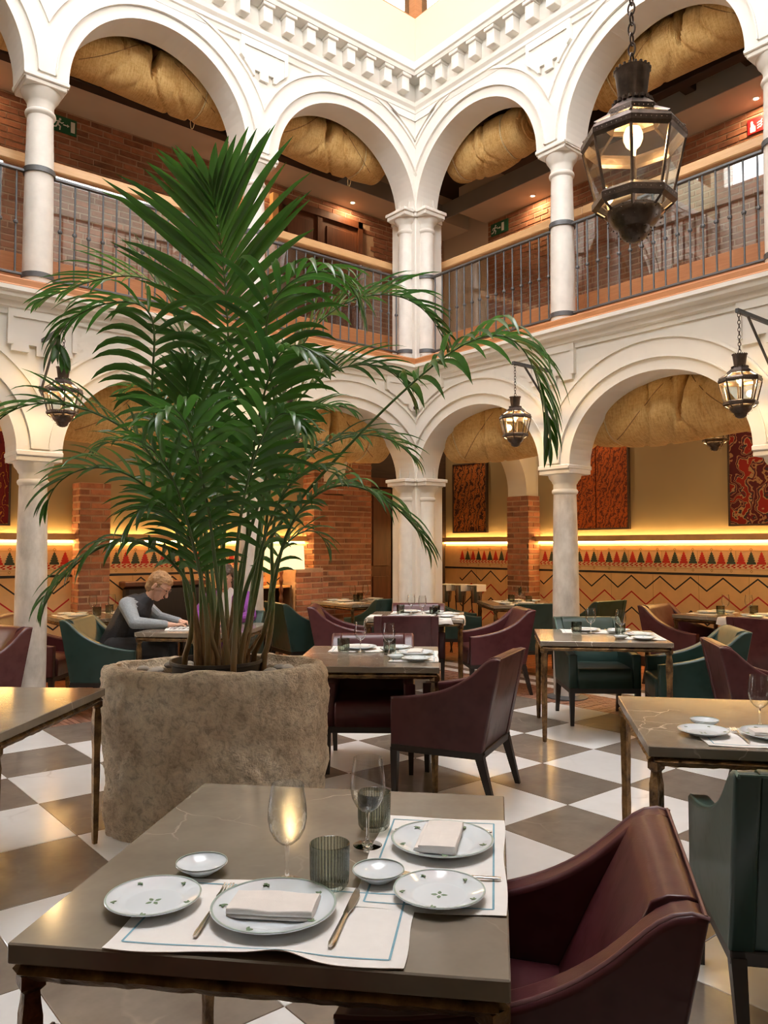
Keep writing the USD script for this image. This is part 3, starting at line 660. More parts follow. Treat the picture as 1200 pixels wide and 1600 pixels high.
# ================================================================== FURNITURE
pm('burgundy_leather', (.078, .018, .022), .36, var=.18, scale=8, bump=.12, bscale=160, bdist=.002, rvar=.06)
pm('burgundy_piping', (.13, .055, .055), .38, var=.1, scale=20)
pm('green_leather', (.018, .046, .039), .38, var=.18, scale=8, bump=.12, bscale=160, bdist=.002, rvar=.06)
pm('green_piping', (.06, .12, .105), .38, var=.1, scale=20)
pm('wenge', (.020, .013, .011), .42, var=.3, scale=10, stretch=(4, 4, .6))
pm('bronze', (.25, .15, .062), .40, metal=.85, col2=(.065, .036, .020), scale=14, bump=.5, bscale=22, bdist=.02, lo=.35, hi=.62)
veined('table_stone', (.285, .245, .192), (.20, .168, .13), (.62, .55, .46), .14, 4.2, .014, 1.2, .49)
def puff(poly, y0, t, r=.016, n=4):
    """prism of an (x,z) outline along y with softly rounded rims"""
    P = np.array(poly, float)
    if Polygon(P).exterior.is_ccw is False: P = P[::-1]
    d = np.roll(P, -1, 0) - P; nrm = np.stack([d[:, 1], -d[:, 0]], 1); nrm /= np.linalg.norm(nrm, axis=1, keepdims=True)
    vn = nrm + np.roll(nrm, 1, 0); vn /= np.maximum(np.linalg.norm(vn, axis=1, keepdims=True), .3)
    lay = []
    for k in range(n + 1): a = PI / 2 * k / n; lay.append((r * (1 - math.cos(a)), r * (1 - math.sin(a))))
    rows = [(y, o) for y, o in lay] + [(t - y, o) for y, o in lay[::-1]]
    m = len(P); V = np.vstack([np.stack([P[:, 0] - vn[:, 0] * o, np.full(m, y0 + y), P[:, 1] - vn[:, 1] * o], 1) for y, o in rows])
    i, j = np.meshgrid(np.arange(len(rows) - 1), np.arange(m), indexing='ij'); j2 = (j + 1) % m
    q = np.stack([i * m + j, (i + 1) * m + j, (i + 1) * m + j2, i * m + j2], -1).reshape(-1, 4)
    F = [q[:, [0, 2, 1]], q[:, [0, 3, 2]]]
    cap = trimesh.creation.triangulate_polygon(Polygon(V[:m][:, [0, 2]]), engine='earcut')
    from scipy.spatial import cKDTree
    idx = cKDTree(V[:m][:, [0, 2]]).query(cap[0])[1]; c = idx[np.asarray(cap[1])]
    a = V[c]; nn = np.cross(a[:, 1] - a[:, 0], a[:, 2] - a[:, 0])[:, 1]
    c = np.where(nn[:, None] < 0, c, c[:, ::-1]); F += [c, c[:, ::-1] + (len(rows) - 1) * m]
    return V, np.vstack(F)
ARM = [(.285, .585), (.20, .592), (.08, .612), (-.04, .645), (-.14, .69), (-.22, .745), (-.28, .80), (-.32, .832), (-.36, .845), (-.392, .838)]
_arm = spline(ARM, 26)
def chair(label, leather, piping, loc, rz):
    t = thing('armchair', label, 'armchair', loc, rz)
    prof = [(-.282, .305), (.285, .305)] + [tuple(p) for p in _arm]
    for s in (-1, 1):
        obj('arm_panel', puff(prof, .225 if s > 0 else -.30, .075, .014), leather, t, 50)
    bk = [(-.275, .306), (-.10, .306), (-.12, .46), (-.20, .63), (-.285, .80), (-.30, .832), (-.33, .846), (-.365, .848), (-.388, .838)]
    obj('backrest', puff(bk, -.227, .454, .006), leather, t, 50)
    seat = [(-.24, .31), (.30, .31), (.302, .44), (.295, .465), (.27, .476), (.1, .482), (-.1, .476), (-.24, .468)]
    obj('seat', puff(seat, -.228, .456, .018), leather, t, 50)
    for s in (-1, 1):
        for y in (.300 * s,):
            obj('piping', tube([(x, y - .012 * s, z - .002) for x, z in _arm], .0055, 6), piping, t, 60)
    obj('piping', tube([(-.386, -.29, .840), (-.387, 0, .840), (-.386, .29, .840)], .0045, 6), piping, t, 60)
    obj('base_frame', cat(rbx(-.285, .285, -.295, -.25, .268, .312, .004), rbx(-.285, .285, .25, .295, .268, .312, .004), rbx(.245, .288, -.29, .29, .268, .312, .004), rbx(-.285, -.24, -.29, .29, .268, .312, .004)), 'wenge', t)
    for s in (-1, 1):
        y = .272 * s
        f = hull([(x, y + dy, z) for x0, x1, w, z in ((.243, .288, .022, .29), (.252, .282, .014, 0)) for x in (x0, x1) for dy in (-w, w)])
        obj('leg', f, 'wenge', t)
        r = hull([(x, y + dy, z) for x0, x1, w, z in ((-.287, -.235, .022, .29), (-.355, -.325, .014, 0)) for x in (x0, x1) for dy in (-w, w)])
        obj('leg', r, 'wenge', t)
    return t
BUR, GRN = ('burgundy_leather', 'burgundy_piping'), ('green_leather', 'green_piping')
CH = [  # x, y, heading, leather, label
    (1.32, 1.20, 126.9, 'b', 'large burgundy leather armchair in the foreground, right of the front table'),
    (3.47, 3.52, 116, 'b', 'burgundy leather armchair seen side-on in the middle, right of the table beside the planter'),
    (3.44, 4.28, 229, 'b', 'burgundy armchair facing the camera behind the table beside the planter'),
    (.479, 1.168, 42, 'b', 'burgundy armchair tucked under the near side of the front table, only an arm tip showing'),
    (5.07, 5.78, 50, 'b', 'burgundy armchair turned back to the camera, before the table with white napkins by the pier'),
    (5.22, 6.94, -40, 'b', 'burgundy armchair facing right, left of the table by the corner pier'),
    (6.11, 5.62, 147, 'b', 'burgundy armchair facing left, right of the table by the corner pier'),
    (5.81, 6.42, 226, 'b', 'burgundy armchair at the far side of the table, against the white corner pier'),
    (1.42, 6.78, 200, 'b', 'burgundy armchair cut by the left edge, before the pale left column'),
    (2.25, 7.80, -40, 'b', 'burgundy armchair half hidden between the pale left column and the green armchair'),
    (7.95, 4.50, -90, 'b', 'burgundy armchair at the left end of the table along the painted right wall'),
    (5.34, 2.41, -50, 'b', 'burgundy armchair at the right edge, behind the wine glass of the right table'),
    (7.45, 3.30, 0, 'b', 'burgundy armchair at the right edge, before the table along the painted wall'),
    (2.68, 1.12, 40, 'g', 'large dark green armchair at the right edge of the foreground, back turned'),
    (5.81, 4.12, 229.5, 'g', 'green leather armchair facing the camera, in front of the rough stone column'),
    (5.86, 3.29, 132, 'g', 'green leather armchair side-on, right of the table before the stone column'),
    (2.72, 7.05, -43, 'g', 'green leather armchair in which the reader in the dark vest sits'),
    (3.69, 6.81, 226, 'g', 'pale green armchair of the person in purple, beyond the reading table'),
    (8.05, 5.86, 90, 'g', 'dark armchair back just right of the rough stone column, near the wall'),
    (7.42, 7.42, -40, 'g', 'dark green armchair left of the table by the slim right-hand brick pillar'),
    (7.22, 6.02, 58, 'g', 'dark green armchair with its back to us, before the table by the slim brick pillar'),
    (5.20, 7.72, -10, 'g', 'dark green armchair between the floor lamp and the table by the brick pier'),
    (6.35, 7.80, 90, 'g', 'dark green armchair before the table by the brick pier, near the dark door'),
]
_first = {}
for x, y, hd, k, lb in CH:
    if k not in _first: _first[k] = chair(lb, *(BUR if k == 'b' else GRN), (x, y, 0), hd)
    else: copy(_first[k], lb, (x, y, 0), hd)

# tables: stone slab on a hammered bronze frame
TZ = .765
def hammered(p0, p1, w, seed, n=22, amp=.0022):
    rr = random.Random(seed); P0, P1 = np.array(p0, float), np.array(p1, float); pts = [P0 + (P1 - P0) * i / n for i in range(n + 1)]
    return tube(pts, [w * (1 + rr.uniform(-1, 1) * amp / w * 1.0) for _ in pts], 4)
def table(label, loc, rz, lx=.98, ly=.90):
    t = thing('dining_table', label, 'table', loc, rz)
    X, Y = lx / 2, ly / 2
    obj('table_top', rbx(-X, X, -Y, Y, TZ - .038, TZ, .003), 'table_stone', t)
    for k, (a, b) in enumerate((((-X + .02, -Y + .02), (X - .02, -Y + .02)), ((-X + .02, Y - .02), (X - .02, Y - .02)), ((-X + .02, -Y + .02), (-X + .02, Y - .02)), ((X - .02, -Y + .02), (X - .02, Y - .02)))):
        m = hammered((*a, TZ - .055), (*b, TZ - .055), .0195, k + 1, 34)
        v, f = m; v = v.copy(); v[:, 2] = (v[:, 2] - (TZ - .055)) * 1.0 + (TZ - .055); obj('frame_rail', (v, f), 'bronze', t)
    for sx in (-1, 1):
        for sy in (-1, 1):
            x, y = sx * (X - .03), sy * (Y - .03); rr = random.Random(sx * 3 + sy)
            zs = [TZ - .06, TZ - .085, TZ - .095, TZ - .115, TZ - .14] + list(np.linspace(TZ - .2, .02, 12)) + [0]
            ws = [.030, .030, .019, .021, .0255] + [.0245 - .008 * i / 12 + rr.uniform(-.0016, .0016) for i in range(12)] + [.014]
            obj('leg', tf(tube([(x, y, z) for z in zs], ws, 4), (0, 0, 0)), 'bronze', t)
    return t
TB = {'front': (1.075, 1.557, 42.3, 'stone-topped table in the foreground, laid for two with white plates'),
      'right': (3.235, 1.575, 40, 'stone-topped table at the right edge, above the dark green armchair'),
      'left': (.835, 3.97, 46.6, 'bare stone-topped table at the left edge, beside the stone planter'),
      'centre': (3.29, 4.10, 47, 'stone-topped laid table just right of the stone planter'),
      'green': (5.45, 3.84, -47.7, 'stone-topped laid table before the rough stone column, among green armchairs'),
      'pier': (5.60, 6.20, -46, 'laid table with white napkins over its edges, before the corner pier'),
      'wall': (8.22, 4.06, 90, 'laid table along the painted right wall, under the red picture'),
      'pillar': (7.85, 6.72, 55, 'laid table left of the rough stone column, by the slim brick pillar'),
      'brick': (6.46, 8.25, 0, 'laid table against the wide brick pier, beside the dark door'),
      'reading': (3.31, 6.46, 43, 'stone-topped table at which the reader leans, behind the planter'),
      'sideboard': (3.05, 8.36, 0, 'laid table behind the reader, by the slim left-hand brick pillar')}
t0 = None
for k, (x, y, rz, lb) in TB.items():
    if t0 is None: t0 = table(lb, (x, y, 0), rz)
    else: copy(t0, lb, (x, y, 0), rz)
def on(tb, u, v, z=0.0):
    """point on a table: u along its long side, v across"""
    x, y, rz, _ = TB[tb]; c, s = math.cos(math.radians(rz)), math.sin(math.radians(rz))
    return (x + u * c - v * s, y + u * s + v * c, TZ + z)
# ================================================================== TABLEWARE
pm('porcelain', (.70, .76, .80), .12, var=.02, scale=5)
pm('leaf_print', (.16, .25, .15), .3, var=.2, scale=60)
pm('rim_print', (.38, .47, .42), .25, var=.1, scale=60)
pm('linen', (.74, .70, .66), .9, var=.05, scale=30, bump=.25, bscale=500, bdist=.001)
pm('white_linen', (.77, .755, .73), .9, var=.03, scale=30, bump=.25, bscale=500, bdist=.001)
pm('blue_stripe', (.20, .38, .47), .9, var=.1, scale=80)
pm('silver', (.62, .58, .54), .22, metal=1.0, var=.05, scale=20)
mat('fine_glass', {'t': ('transparent_bsdf', {}), 'ct': ('mix', {'color1': (.985, .99, .985), 'color2': (.58, .60, .59)}), 'c2': ('math', {'math_type': 'power', 'value2': 2.5}), 'g': ('glossy_bsdf', {'roughness': 0.01}), 'f': ('layer_weight', {'blend': .5}), 'm': ('mix_closure', {}), 'w': ('math', {'math_type': 'power', 'value2': 4.0}), 'k': ('math', {'math_type': 'multiply_add', 'value2': 0.8, 'value3': 0.03})},
    [('f.facing', 'c2.value1'), ('c2.value', 'ct.fac'), ('ct.color', 't.color'), ('f.facing', 'w.value1'), ('w.value', 'k.value1'), ('k.value', 'm.fac'), ('t.BSDF', 'm.closure1'), ('g.BSDF', 'm.closure2')], 'm.closure')
mat('smoke_glass', {'t': ('transparent_bsdf', {}), 'ct': ('mix', {'color1': (.84, .87, .81), 'color2': (.20, .23, .18)}), 'c2': ('math', {'math_type': 'power', 'value2': 1.5}), 'tc': ('texture_coordinate', {}), 'sx': ('separate_xyz', {}), 'at': ('math', {'math_type': 'arctan2'}), 'mu': ('math', {'math_type': 'multiply', 'value2': 36.0}), 'si': ('math', {'math_type': 'sine'}), 'mr': ('map_range', {'from_min': -1.0, 'from_max': 1.0, 'to_min': .68, 'to_max': 1.08}), 'rb': ('mix', {'mix_type': 'multiply', 'fac': 1.0}), 'g': ('glossy_bsdf', {'roughness': 0.03}), 'f': ('layer_weight', {'blend': .5}), 'm': ('mix_closure', {}), 'w': ('math', {'math_type': 'power', 'value2': 3.5}), 'k': ('math', {'math_type': 'multiply_add', 'value2': 0.7, 'value3': 0.05})},
    [('f.facing', 'c2.value1'), ('c2.value', 'ct.fac'), ('tc.object', 'sx.vector'), ('sx.y', 'at.value1'), ('sx.x', 'at.value2'), ('at.value', 'mu.value1'), ('mu.value', 'si.value1'), ('si.value', 'mr.value'), ('ct.color', 'rb.color1'), ('mr.result', 'rb.color2'), ('rb.color', 't.color'), ('f.facing', 'w.value1'), ('w.value', 'k.value1'), ('k.value', 'm.fac'), ('t.BSDF', 'm.closure1'), ('g.BSDF', 'm.closure2')], 'm.closure')
mat('solid_glass', {'p': ('principled_bsdf', {'base_color': (.96, .97, .96), 'roughness': .0, 'transmission_weight': 1.0, 'ior': 1.45})}, [], 'p.BSDF')
def leaf2(cx, cy, a, L, w):
    pts = [(0, 0), (L * .35, w), (L * .75, w * .7), (L, 0), (L * .75, -w * .7), (L * .35, -w)]
    c, s = math.cos(a), math.sin(a); return Polygon([(cx + x * c - y * s, cy + x * s + y * c) for x, y in pts])
def plate_proto(name, label, cat_, r, h, deep, loc):
    t = thing(name, label, cat_, loc)
    well = r * (.62 if not deep else .80)
    if deep: prof = [(0, .003), (r * .45, .003), (r * .5, 0), (r * .55, .003), (r * .9, h * .72), (r, h), (r * .985, h + .0015), (r * .88, h * .82), (r * .6, .0075), (r * .3, .006), (0, .006)]
    else: prof = [(0, .003), (r * .52, .003), (r * .56, 0), (r * .60, .003), (r * .70, .006), (r * .985, h), (r, h + .001), (r * .985, h + .0028), (well + .014, .0115), (well, .0062), (well * .9, .0055), (0, .0055)]
    obj('dish_body', lathe(prof, 56), 'porcelain', t, 50)
    obj('rim_line', lathe([(r * .955, h + .0006 - (r * .03) * .1), (r * .99, h + .0030), (r * .975, h + .0032), (r * .955, h + .0026)], 56), 'rim_print', t, 50)
    if not deep:
        ls = [leaf2(.003 * math.cos(k * PI / 2 + .5), .003 * math.sin(k * PI / 2 + .5), k * PI / 2 + .5, r * .15, r * .045) for k in range(4)]
        m = extrude(unary_union(ls), .0004); obj('leaf_sprig', tf(m, (0, 0, .0054)), 'leaf_print', t)
        for k in range(5):
            a = k * 2 * PI / 5 + .4; rc = r * .84; zz = .0115 + (h + .0028 - .0115) * (rc - well - .016) / (r * .985 - well - .016)
            ls = [leaf2(0, 0, q, r * .10, r * .025) for q in (-.6, .5, 1.6)]
            m = tf(extrude(unary_union(ls), .0012), (rc * math.cos(a), rc * math.sin(a), zz + .0006), rz=a + PI / 2); obj('leaf_sprig', m, 'leaf_print', t)
    return t
def wine_proto(label, loc):
    t = thing('wine_glass', label, 'wine glass', loc)
    o = [(.0045, .079), (.014, .083), (.028, .095), (.038, .114), (.042, .136), (.0415, .156), (.038, .182), (.034, .208)]
    i_ = [(r - .001, z + .0004) for r, z in o[1:]][::-1] + [(0, .0845)]
    obj('bowl', lathe(o + [(.0335, .2085)] + i_, 40), 'fine_glass', t, 60)
    obj('stem', lathe([(0, .002), (.033, .0015), (.0345, .0025), (.033, .0035), (.014, .006), (.006, .012), (.0036, .025), (.0034, .055), (.0042, .074), (.0055, .081), (0, .084)], 32), 'solid_glass', t, 50)
    return t
def tumbler_proto(label, loc):
    t = thing('tumbler', label, 'water glass', loc)
    fl = lambda a, p: 1 + .03 * np.abs(np.sin(a * 18))
    o = [(.026, 0), (.033, .003), (.0385, .012), (.040, .03), (.0405, .06), (.041, .092)]
    ii = [(.0392, .0925), (.0388, .06), (.0383, .03), (.036, .016), (.029, .010), (0, .009)]
    obj('ribbed_wall', lathe(o, 180, fl), 'smoke_glass', t, 40)
    obj('inner_wall', lathe(ii[::-1] + [(.0405, .0932), (.0415, .092)], 40), 'smoke_glass', t, 60)
    return t
def fork_proto(label, loc):
    t = thing('fork', label, 'fork', loc)
    xs = np.linspace(-.115, .03, 12); w = np.interp(xs, [-.115, -.105, -.06, 0, .03], [.004, .0058, .0046, .0028, .0025]); zz = np.interp(xs, [-.115, -.02, .03], [.004, .0075, .010])
    obj('handle', tube(np.stack([xs, xs * 0, zz], 1), w, 8, flat=.5), 'silver', t, 50)
    P = Polygon([(.028, -.0025), (.040, -.010), (.05, -.012), (.098, -.011), (.098, .011), (.05, .012), (.040, .010), (.028, .0025)])
    P = P.difference(unary_union([sbox(.056, y - .0016, .12, y + .0016) for y in (-.0058, 0, .0058)]))
    v, f = trimesh.remesh.subdivide_to_size(*extrude(P, .0018), .008); v = v.copy(); v[:, 2] += .010 - .006 * np.sin((v[:, 0] - .028) / .07 * PI)
    obj('tines', (v, f), 'silver', t, 30); return t
def knife_proto(label, loc):
    t = thing('table_knife', label, 'knife', loc)
    xs = np.linspace(-.125, 0, 10); w = np.interp(xs, [-.125, -.115, -.05, 0], [.004, .0068, .0055, .0048])
    obj('handle', tube(np.stack([xs, xs * 0, xs * 0 + .005], 1), w, 8, flat=.7), 'silver', t, 50)
    P = Polygon([(-.003, -.005), (.01, -.006), (.03, -.010), (.08, -.011), (.105, -.006), (.117, .004), (.08, .0055), (0, .005)])
    obj('blade', tf(extrude(P, .0016), (0, 0, .0045)), 'silver', t, 30); return t
def napkin_proto(label, loc, L=.165, W=.088, layers=3):
    t = thing('napkin', label, 'napkin', loc)
    pts = []; z = .003; h = .0062
    for k in range(layers):
        x0, x1 = (-W / 2 + .004 * (k % 2), W / 2 - .0035 * k) if k % 2 == 0 else (W / 2 - .0035 * k, -W / 2 + .003 * k)
        pts.append((x0, z)); pts.append(((x0 + x1) / 2, z + .0012)); pts.append((x1, z))
        if k < layers - 1:
            sg = 1 if x1 > x0 else -1
            for q in (-PI / 4, 0, PI / 4): pts.append((x1 + sg * h / 2 * math.cos(q) * 1.2, z + h / 2 + h / 2 * math.sin(q)))
        z += h
    poly = LineString(pts).buffer(.0031, 3)
    v, f = extrude(poly, L); v, f = trimesh.remesh.subdivide_to_size(v, f, .03)
    v = np.stack([v[:, 0], v[:, 2] - L / 2, v[:, 1]], 1); v[:, 2] += .0018 * np.sin(v[:, 1] * 50 + v[:, 0] * 30) * (v[:, 2] / .02)
    obj('folded_cloth', (v, f[:, ::-1]), 'linen', t, 40); return t
def mat_proto(label, loc, seed=0, name='placemat', drop=0.0, lx=.31, ly=.54):
    t = thing(name, label, 'placemat', loc)
    NX, NY = 26, 40; x = np.linspace(-lx / 2, lx / 2, NX); y = np.linspace(-ly / 2, ly / 2, NY); X, Y = np.meshgrid(x, y, indexing='ij')
    rr = random.Random(seed)
    def zf(X, Y):
        e = np.clip((-X - lx / 2 + .055) / .055, 0, 1)
        z = .0022 + .0012 * (1 + np.sin(Y * 19 + seed)) * (.3 + .7 * np.clip((np.abs(X) - .06) / .1, 0, 1))
        if drop: z = z + e ** 2 * (.013 * np.exp(-((Y + .06) / .05) ** 2) + .003 * (1 + np.cos(Y * 14)))
        return z
    Xw = X + .003 * np.sin(Y * 17 + seed) * (np.abs(X) / (lx / 2)) ** 3; Yw = Y + .003 * np.sin(X * 23 + seed) * (np.abs(Y) / (ly / 2)) ** 3
    top = np.stack([Xw, Yw, zf(X, Y)], -1).reshape(-1, 3); bot = top - [0, 0, .0016]
    i, j = np.meshgrid(np.arange(NX - 1), np.arange(NY - 1), indexing='ij')
    q = np.stack([i * NY + j, (i + 1) * NY + j, (i + 1) * NY + j + 1, i * NY + j + 1], -1).reshape(-1, 4)
    ring = [k * NY for k in range(NX)] + [(NX - 1) * NY + k for k in range(1, NY)] + [k * NY + NY - 1 for k in range(NX - 2, -1, -1)] + [k for k in range(NY - 2, 0, -1)]
    n = len(top); m = len(ring); sd = np.array([[ring[k], ring[k] + n, ring[(k + 1) % m] + n, ring[(k + 1) % m]] for k in range(m)])
    obj('cloth', (np.vstack([top, bot]), np.vstack([q, q[:, ::-1] + n, sd])), 'white_linen', t, 40)
    st = []
    for horiz in (0, 1):
        for sg in (-1, 1):
            N = 40; d = .026
            if horiz: yy = np.linspace(-ly / 2 + d, ly / 2 - d, N); xx = np.full(N, sg * (lx / 2 - d)); wv = np.array([.0022, 0])
            else: xx = np.linspace(-lx / 2 + d, lx / 2 - d, N); yy = np.full(N, sg * (ly / 2 - d)); wv = np.array([0, .0022])
            a = np.stack([xx - wv[0], yy - wv[1]], 1); b = np.stack([xx + wv[0], yy + wv[1]], 1)
            V = np.vstack([np.c_[a, zf(a[:, 0], a[:, 1]) + .0007], np.c_[b, zf(b[:, 0], b[:, 1]) + .0007]])
            st.append((V, np.array([[k, k + 1, N + k + 1, N + k] for k in range(N - 1)])[:, :: (1 if not horiz else -1)]))
    obj('border_stripe', cat(*st), 'blue_stripe', t); return t
_tw = {}
def ware(kind, maker, label, loc, rz, group=None):
    if kind not in _tw: _tw[kind] = maker(label, loc); stage.GetPrimAtPath(_tw[kind]).GetAttribute('xformOp:rotateZ').Set(float(rz)); return
    copy(_tw[kind], label, loc, rz, group)
MK = {'mat': lambda l, p: mat_proto(l, p, 2), 'dinner': lambda l, p: plate_proto('dinner_plate', l, 'plate', .122, .019, False, p), 'bread': lambda l, p: plate_proto('bread_plate', l, 'plate', .094, .017, False, p),
      'dish': lambda l, p: plate_proto('small_dish', l, 'dish', .056, .021, True, p), 'glass': wine_proto, 'tumbler': tumbler_proto, 'fork': fork_proto, 'knife': knife_proto, 'napkin': napkin_proto}
LB = {'mat': 'white linen placemat with thin blue border, {}', 'dinner': 'white dinner plate under a folded napkin, {}', 'bread': 'white bread plate with green leaf sprigs, {}', 'dish': 'small deep white dish, {}',
      'glass': 'empty stemmed wine glass, {}', 'tumbler': 'ribbed smoky green tumbler, {}', 'fork': 'silver fork lying left of the plate, {}', 'knife': 'silver knife lying right of the plate, {}', 'napkin': 'folded linen napkin on the dinner plate, {}'}
def setting(tb, c, hd, where, items, jit=0, skip=()):
    """place setting: c = centre of its mat on the table (u,v), hd = degrees the guest faces in the table frame; items = {kind: (ahead, left, turn)}"""
    _, _, rz, _ = TB[tb]; rr = random.Random(hash(where) % 1 + jit)
    a = math.radians(hd); ca, sa = math.cos(a), math.sin(a)
    for kind, (d, l, turn) in items.items():
        if kind in skip: continue
        u, v = c[0] + d * ca - l * sa, c[1] + d * sa + l * ca
        z = {'mat': 0, 'napkin': .012}.get(kind, .004)
        base = kind
        ware(kind, MK[kind], LB[kind].format(where), on(tb, u, v, z), rz + hd + turn)
SA = {'mat': (0, 0, 0), 'dinner': (.008, 0, 0), 'bread': (.018, .250, 20), 'dish': (.18, .212, 0), 'fork': (.012, .121, 2), 'knife': (.02, -.139, -2), 'glass': (.150, .012, 0), 'tumbler': (.140, -.082, 0), 'napkin': (.012, 0, 2)}
SBt = {'mat': (0, 0, 0), 'dinner': (-.008, -.07, 0), 'bread': (-.02, .205, 60), 'dish': (.115, .137, 0), 'fork': (-.03, .112, 4), 'knife': (.0, -.163, 3), 'glass': (.168, -.047, 0), 'tumbler': (.170, -.162, 0), 'napkin': (-.002, -.083, -4)}
_fm = mat_proto('white linen placemat with blue border, rippling over the near edge of the foreground table', on('front', -.332, 0), 1, drop=1.0)
stage.GetPrimAtPath(_fm).GetAttribute('xformOp:rotateZ').Set(TB['front'][2])
setting('front', (-.332, 0), 0, 'near side of the foreground table', SA, skip=('mat',))
setting('front', (.0, -.292), 90, 'right side of the foreground table', SBt)
setting('right', (-.30, -.03), 0, 'on the table above the dark green armchair', SA)
setting('centre', (.30, .03), 180, 'far side of the table beside the planter', SBt)
setting('centre', (-.03, -.29), 90, 'right side of the table beside the planter', SBt)
setting('green', (0.0, .285), -90, 'far side of the table before the stone column', SBt)
setting('green', (.32, -.02), 180, 'right side of the table before the stone column', SA)
setting('pier', (-.02, .28), -90, 'far side of the table before the corner pier', SBt)
setting('pier', (.02, -.30), 90, 'near side of the table before the corner pier', SBt)
setting('pier', (.34, 0), 180, 'right end of the table before the corner pier', SA, skip=('mat', 'glass'))
setting('wall', (.27, .0), 180, 'left end of the table along the painted wall', SBt)
setting('wall', (-.27, .0), 0, 'right end of the table along the painted wall', SBt)
setting('pillar', (.25, .0), 180, 'far end of the table by the slim pillar', SA)
setting('pillar', (-.28, .0), 0, 'near end of the table by the slim pillar', SA)
setting('brick', (-.28, .0), 0, 'left end of the table by the brick pier', SA)
setting('brick', (.28, .0), 180, 'right end of the table by the brick pier', SBt)
setting('sideboard', (-.26, .0), 0, 'left end of the table behind the reader', SBt)
setting('sideboard', (.27, .0), 180, 'right end of the table behind the reader', SA)
setting('left', (.17, .36), -90, 'at the left edge on the bare table', SA, skip=('dinner', 'bread', 'dish', 'glass', 'tumbler', 'napkin', 'fork'))
# white cloth hanging over the table corners near the pier and the brick pier
def drape(label, tb, u, v, hd, w, out=.06, down=.10):
    x, y, z = on(tb, u, v); t = thing('draped_napkin', label, 'napkin', (x, y, z), TB[tb][2] + hd)
    A = np.linspace(-w / 2, w / 2, 22); S = np.linspace(-.13, down, 18)
    V = []
    for s in S:
        for a in A:
            o = out * 0 + (s if s < 0 else .012 * min(1, s / .02)) ; zz = .004 if s < 0 else .004 - s + .012 * math.sin(a * 40 + s * 8) * s / .1
            V.append((o + (.010 * math.sin(a * 45) * max(s, 0) / down), a * (1 + (.10 * max(s, 0) / down)), zz))
    n = len(A); F = np.array([[i * n + j, (i + 1) * n + j, (i + 1) * n + j + 1, i * n + j + 1] for i in range(len(S) - 1) for j in range(n - 1)])
    V = np.array(V); k = len(V); obj('cloth', (np.vstack([V, V - [.0, 0, .002]]), np.vstack([F, F[:, ::-1] + k])), 'white_linen', t, 50)
drape('white napkin hanging over the left corner of the table before the corner pier', 'pier', -.49, -.20, 180, .34, down=.11)
drape('white napkin hanging over the right end of the table before the corner pier', 'pier', .49, -.16, 0, .36, down=.08)
drape('white napkin hanging over the near edge of the table before the corner pier', 'pier', .12, -.45, -90, .5, down=.05)
drape('white cloth hanging over the right end of the table by the brick pier', 'brick', .49, -.1, 0, .4, down=.22)
drape('white napkin hanging over the near edge of the table along the painted wall', 'wall', -.12, .45, 90, .2, down=.07)
# ================================================================== LANTERNS, SIGNS, PICTURES, FITTINGS
pm('aged_metal', (.13, .098, .08), .34, metal=.8, col2=(.045, .034, .028), scale=12, bump=.3, bscale=40, bdist=.004)
pm('dull_iron', (.09, .09, .092), .5, metal=.5, var=.2, scale=20)
mat('bulb_glass', {'t': ('transparent_bsdf', {'color': (1, .90, .70)}), 'e': ('emission', {'color': (1.0, .55, .20), 'strength': 3.0}), 'm': ('mix_closure', {'fac': .45})}, [('t.BSDF', 'm.closure1'), ('e.emission', 'm.closure2')], 'm.closure')
em('filament', (1.0, .72, .36), 60.0)
def ngon(r, z, n=8, ph=None):
    ph = PI / n if ph is None else ph
    a = np.arange(n) * 2 * PI / n + ph; return np.stack([r * np.cos(a), r * np.sin(a), np.full(n, z)], 1)
def nring(prof, n=8):
    """closed n-sided ring: profile loop of (r,z)"""
    L = [ngon(r, z, n) for r, z in prof]; k = len(L); V = np.vstack(L); F = []
    for i in range(k):
        i2 = (i + 1) % k
        for j in range(n): j2 = (j + 1) % n; F.append([i * n + j, i * n + j2, i2 * n + j2, i2 * n + j])
    return V, np.array(F)
def chain_links(z0, z1, L=.034, w=.010, r=.0024):
    out = []; k = 0; z = z1
    while z > z0:
        a = np.linspace(0, 2 * PI, 15)[:-1]; P = [(w * math.cos(q) * (1 if k % 2 else 0), w * math.cos(q) * (0 if k % 2 else 1), z - L / 2 + (L / 2) * math.sin(q)) for q in a]; P.append(P[0]); P.append(P[1])
        out.append(tube(P, r, 6, close=False)); z -= L * .80; k += 1
    return out
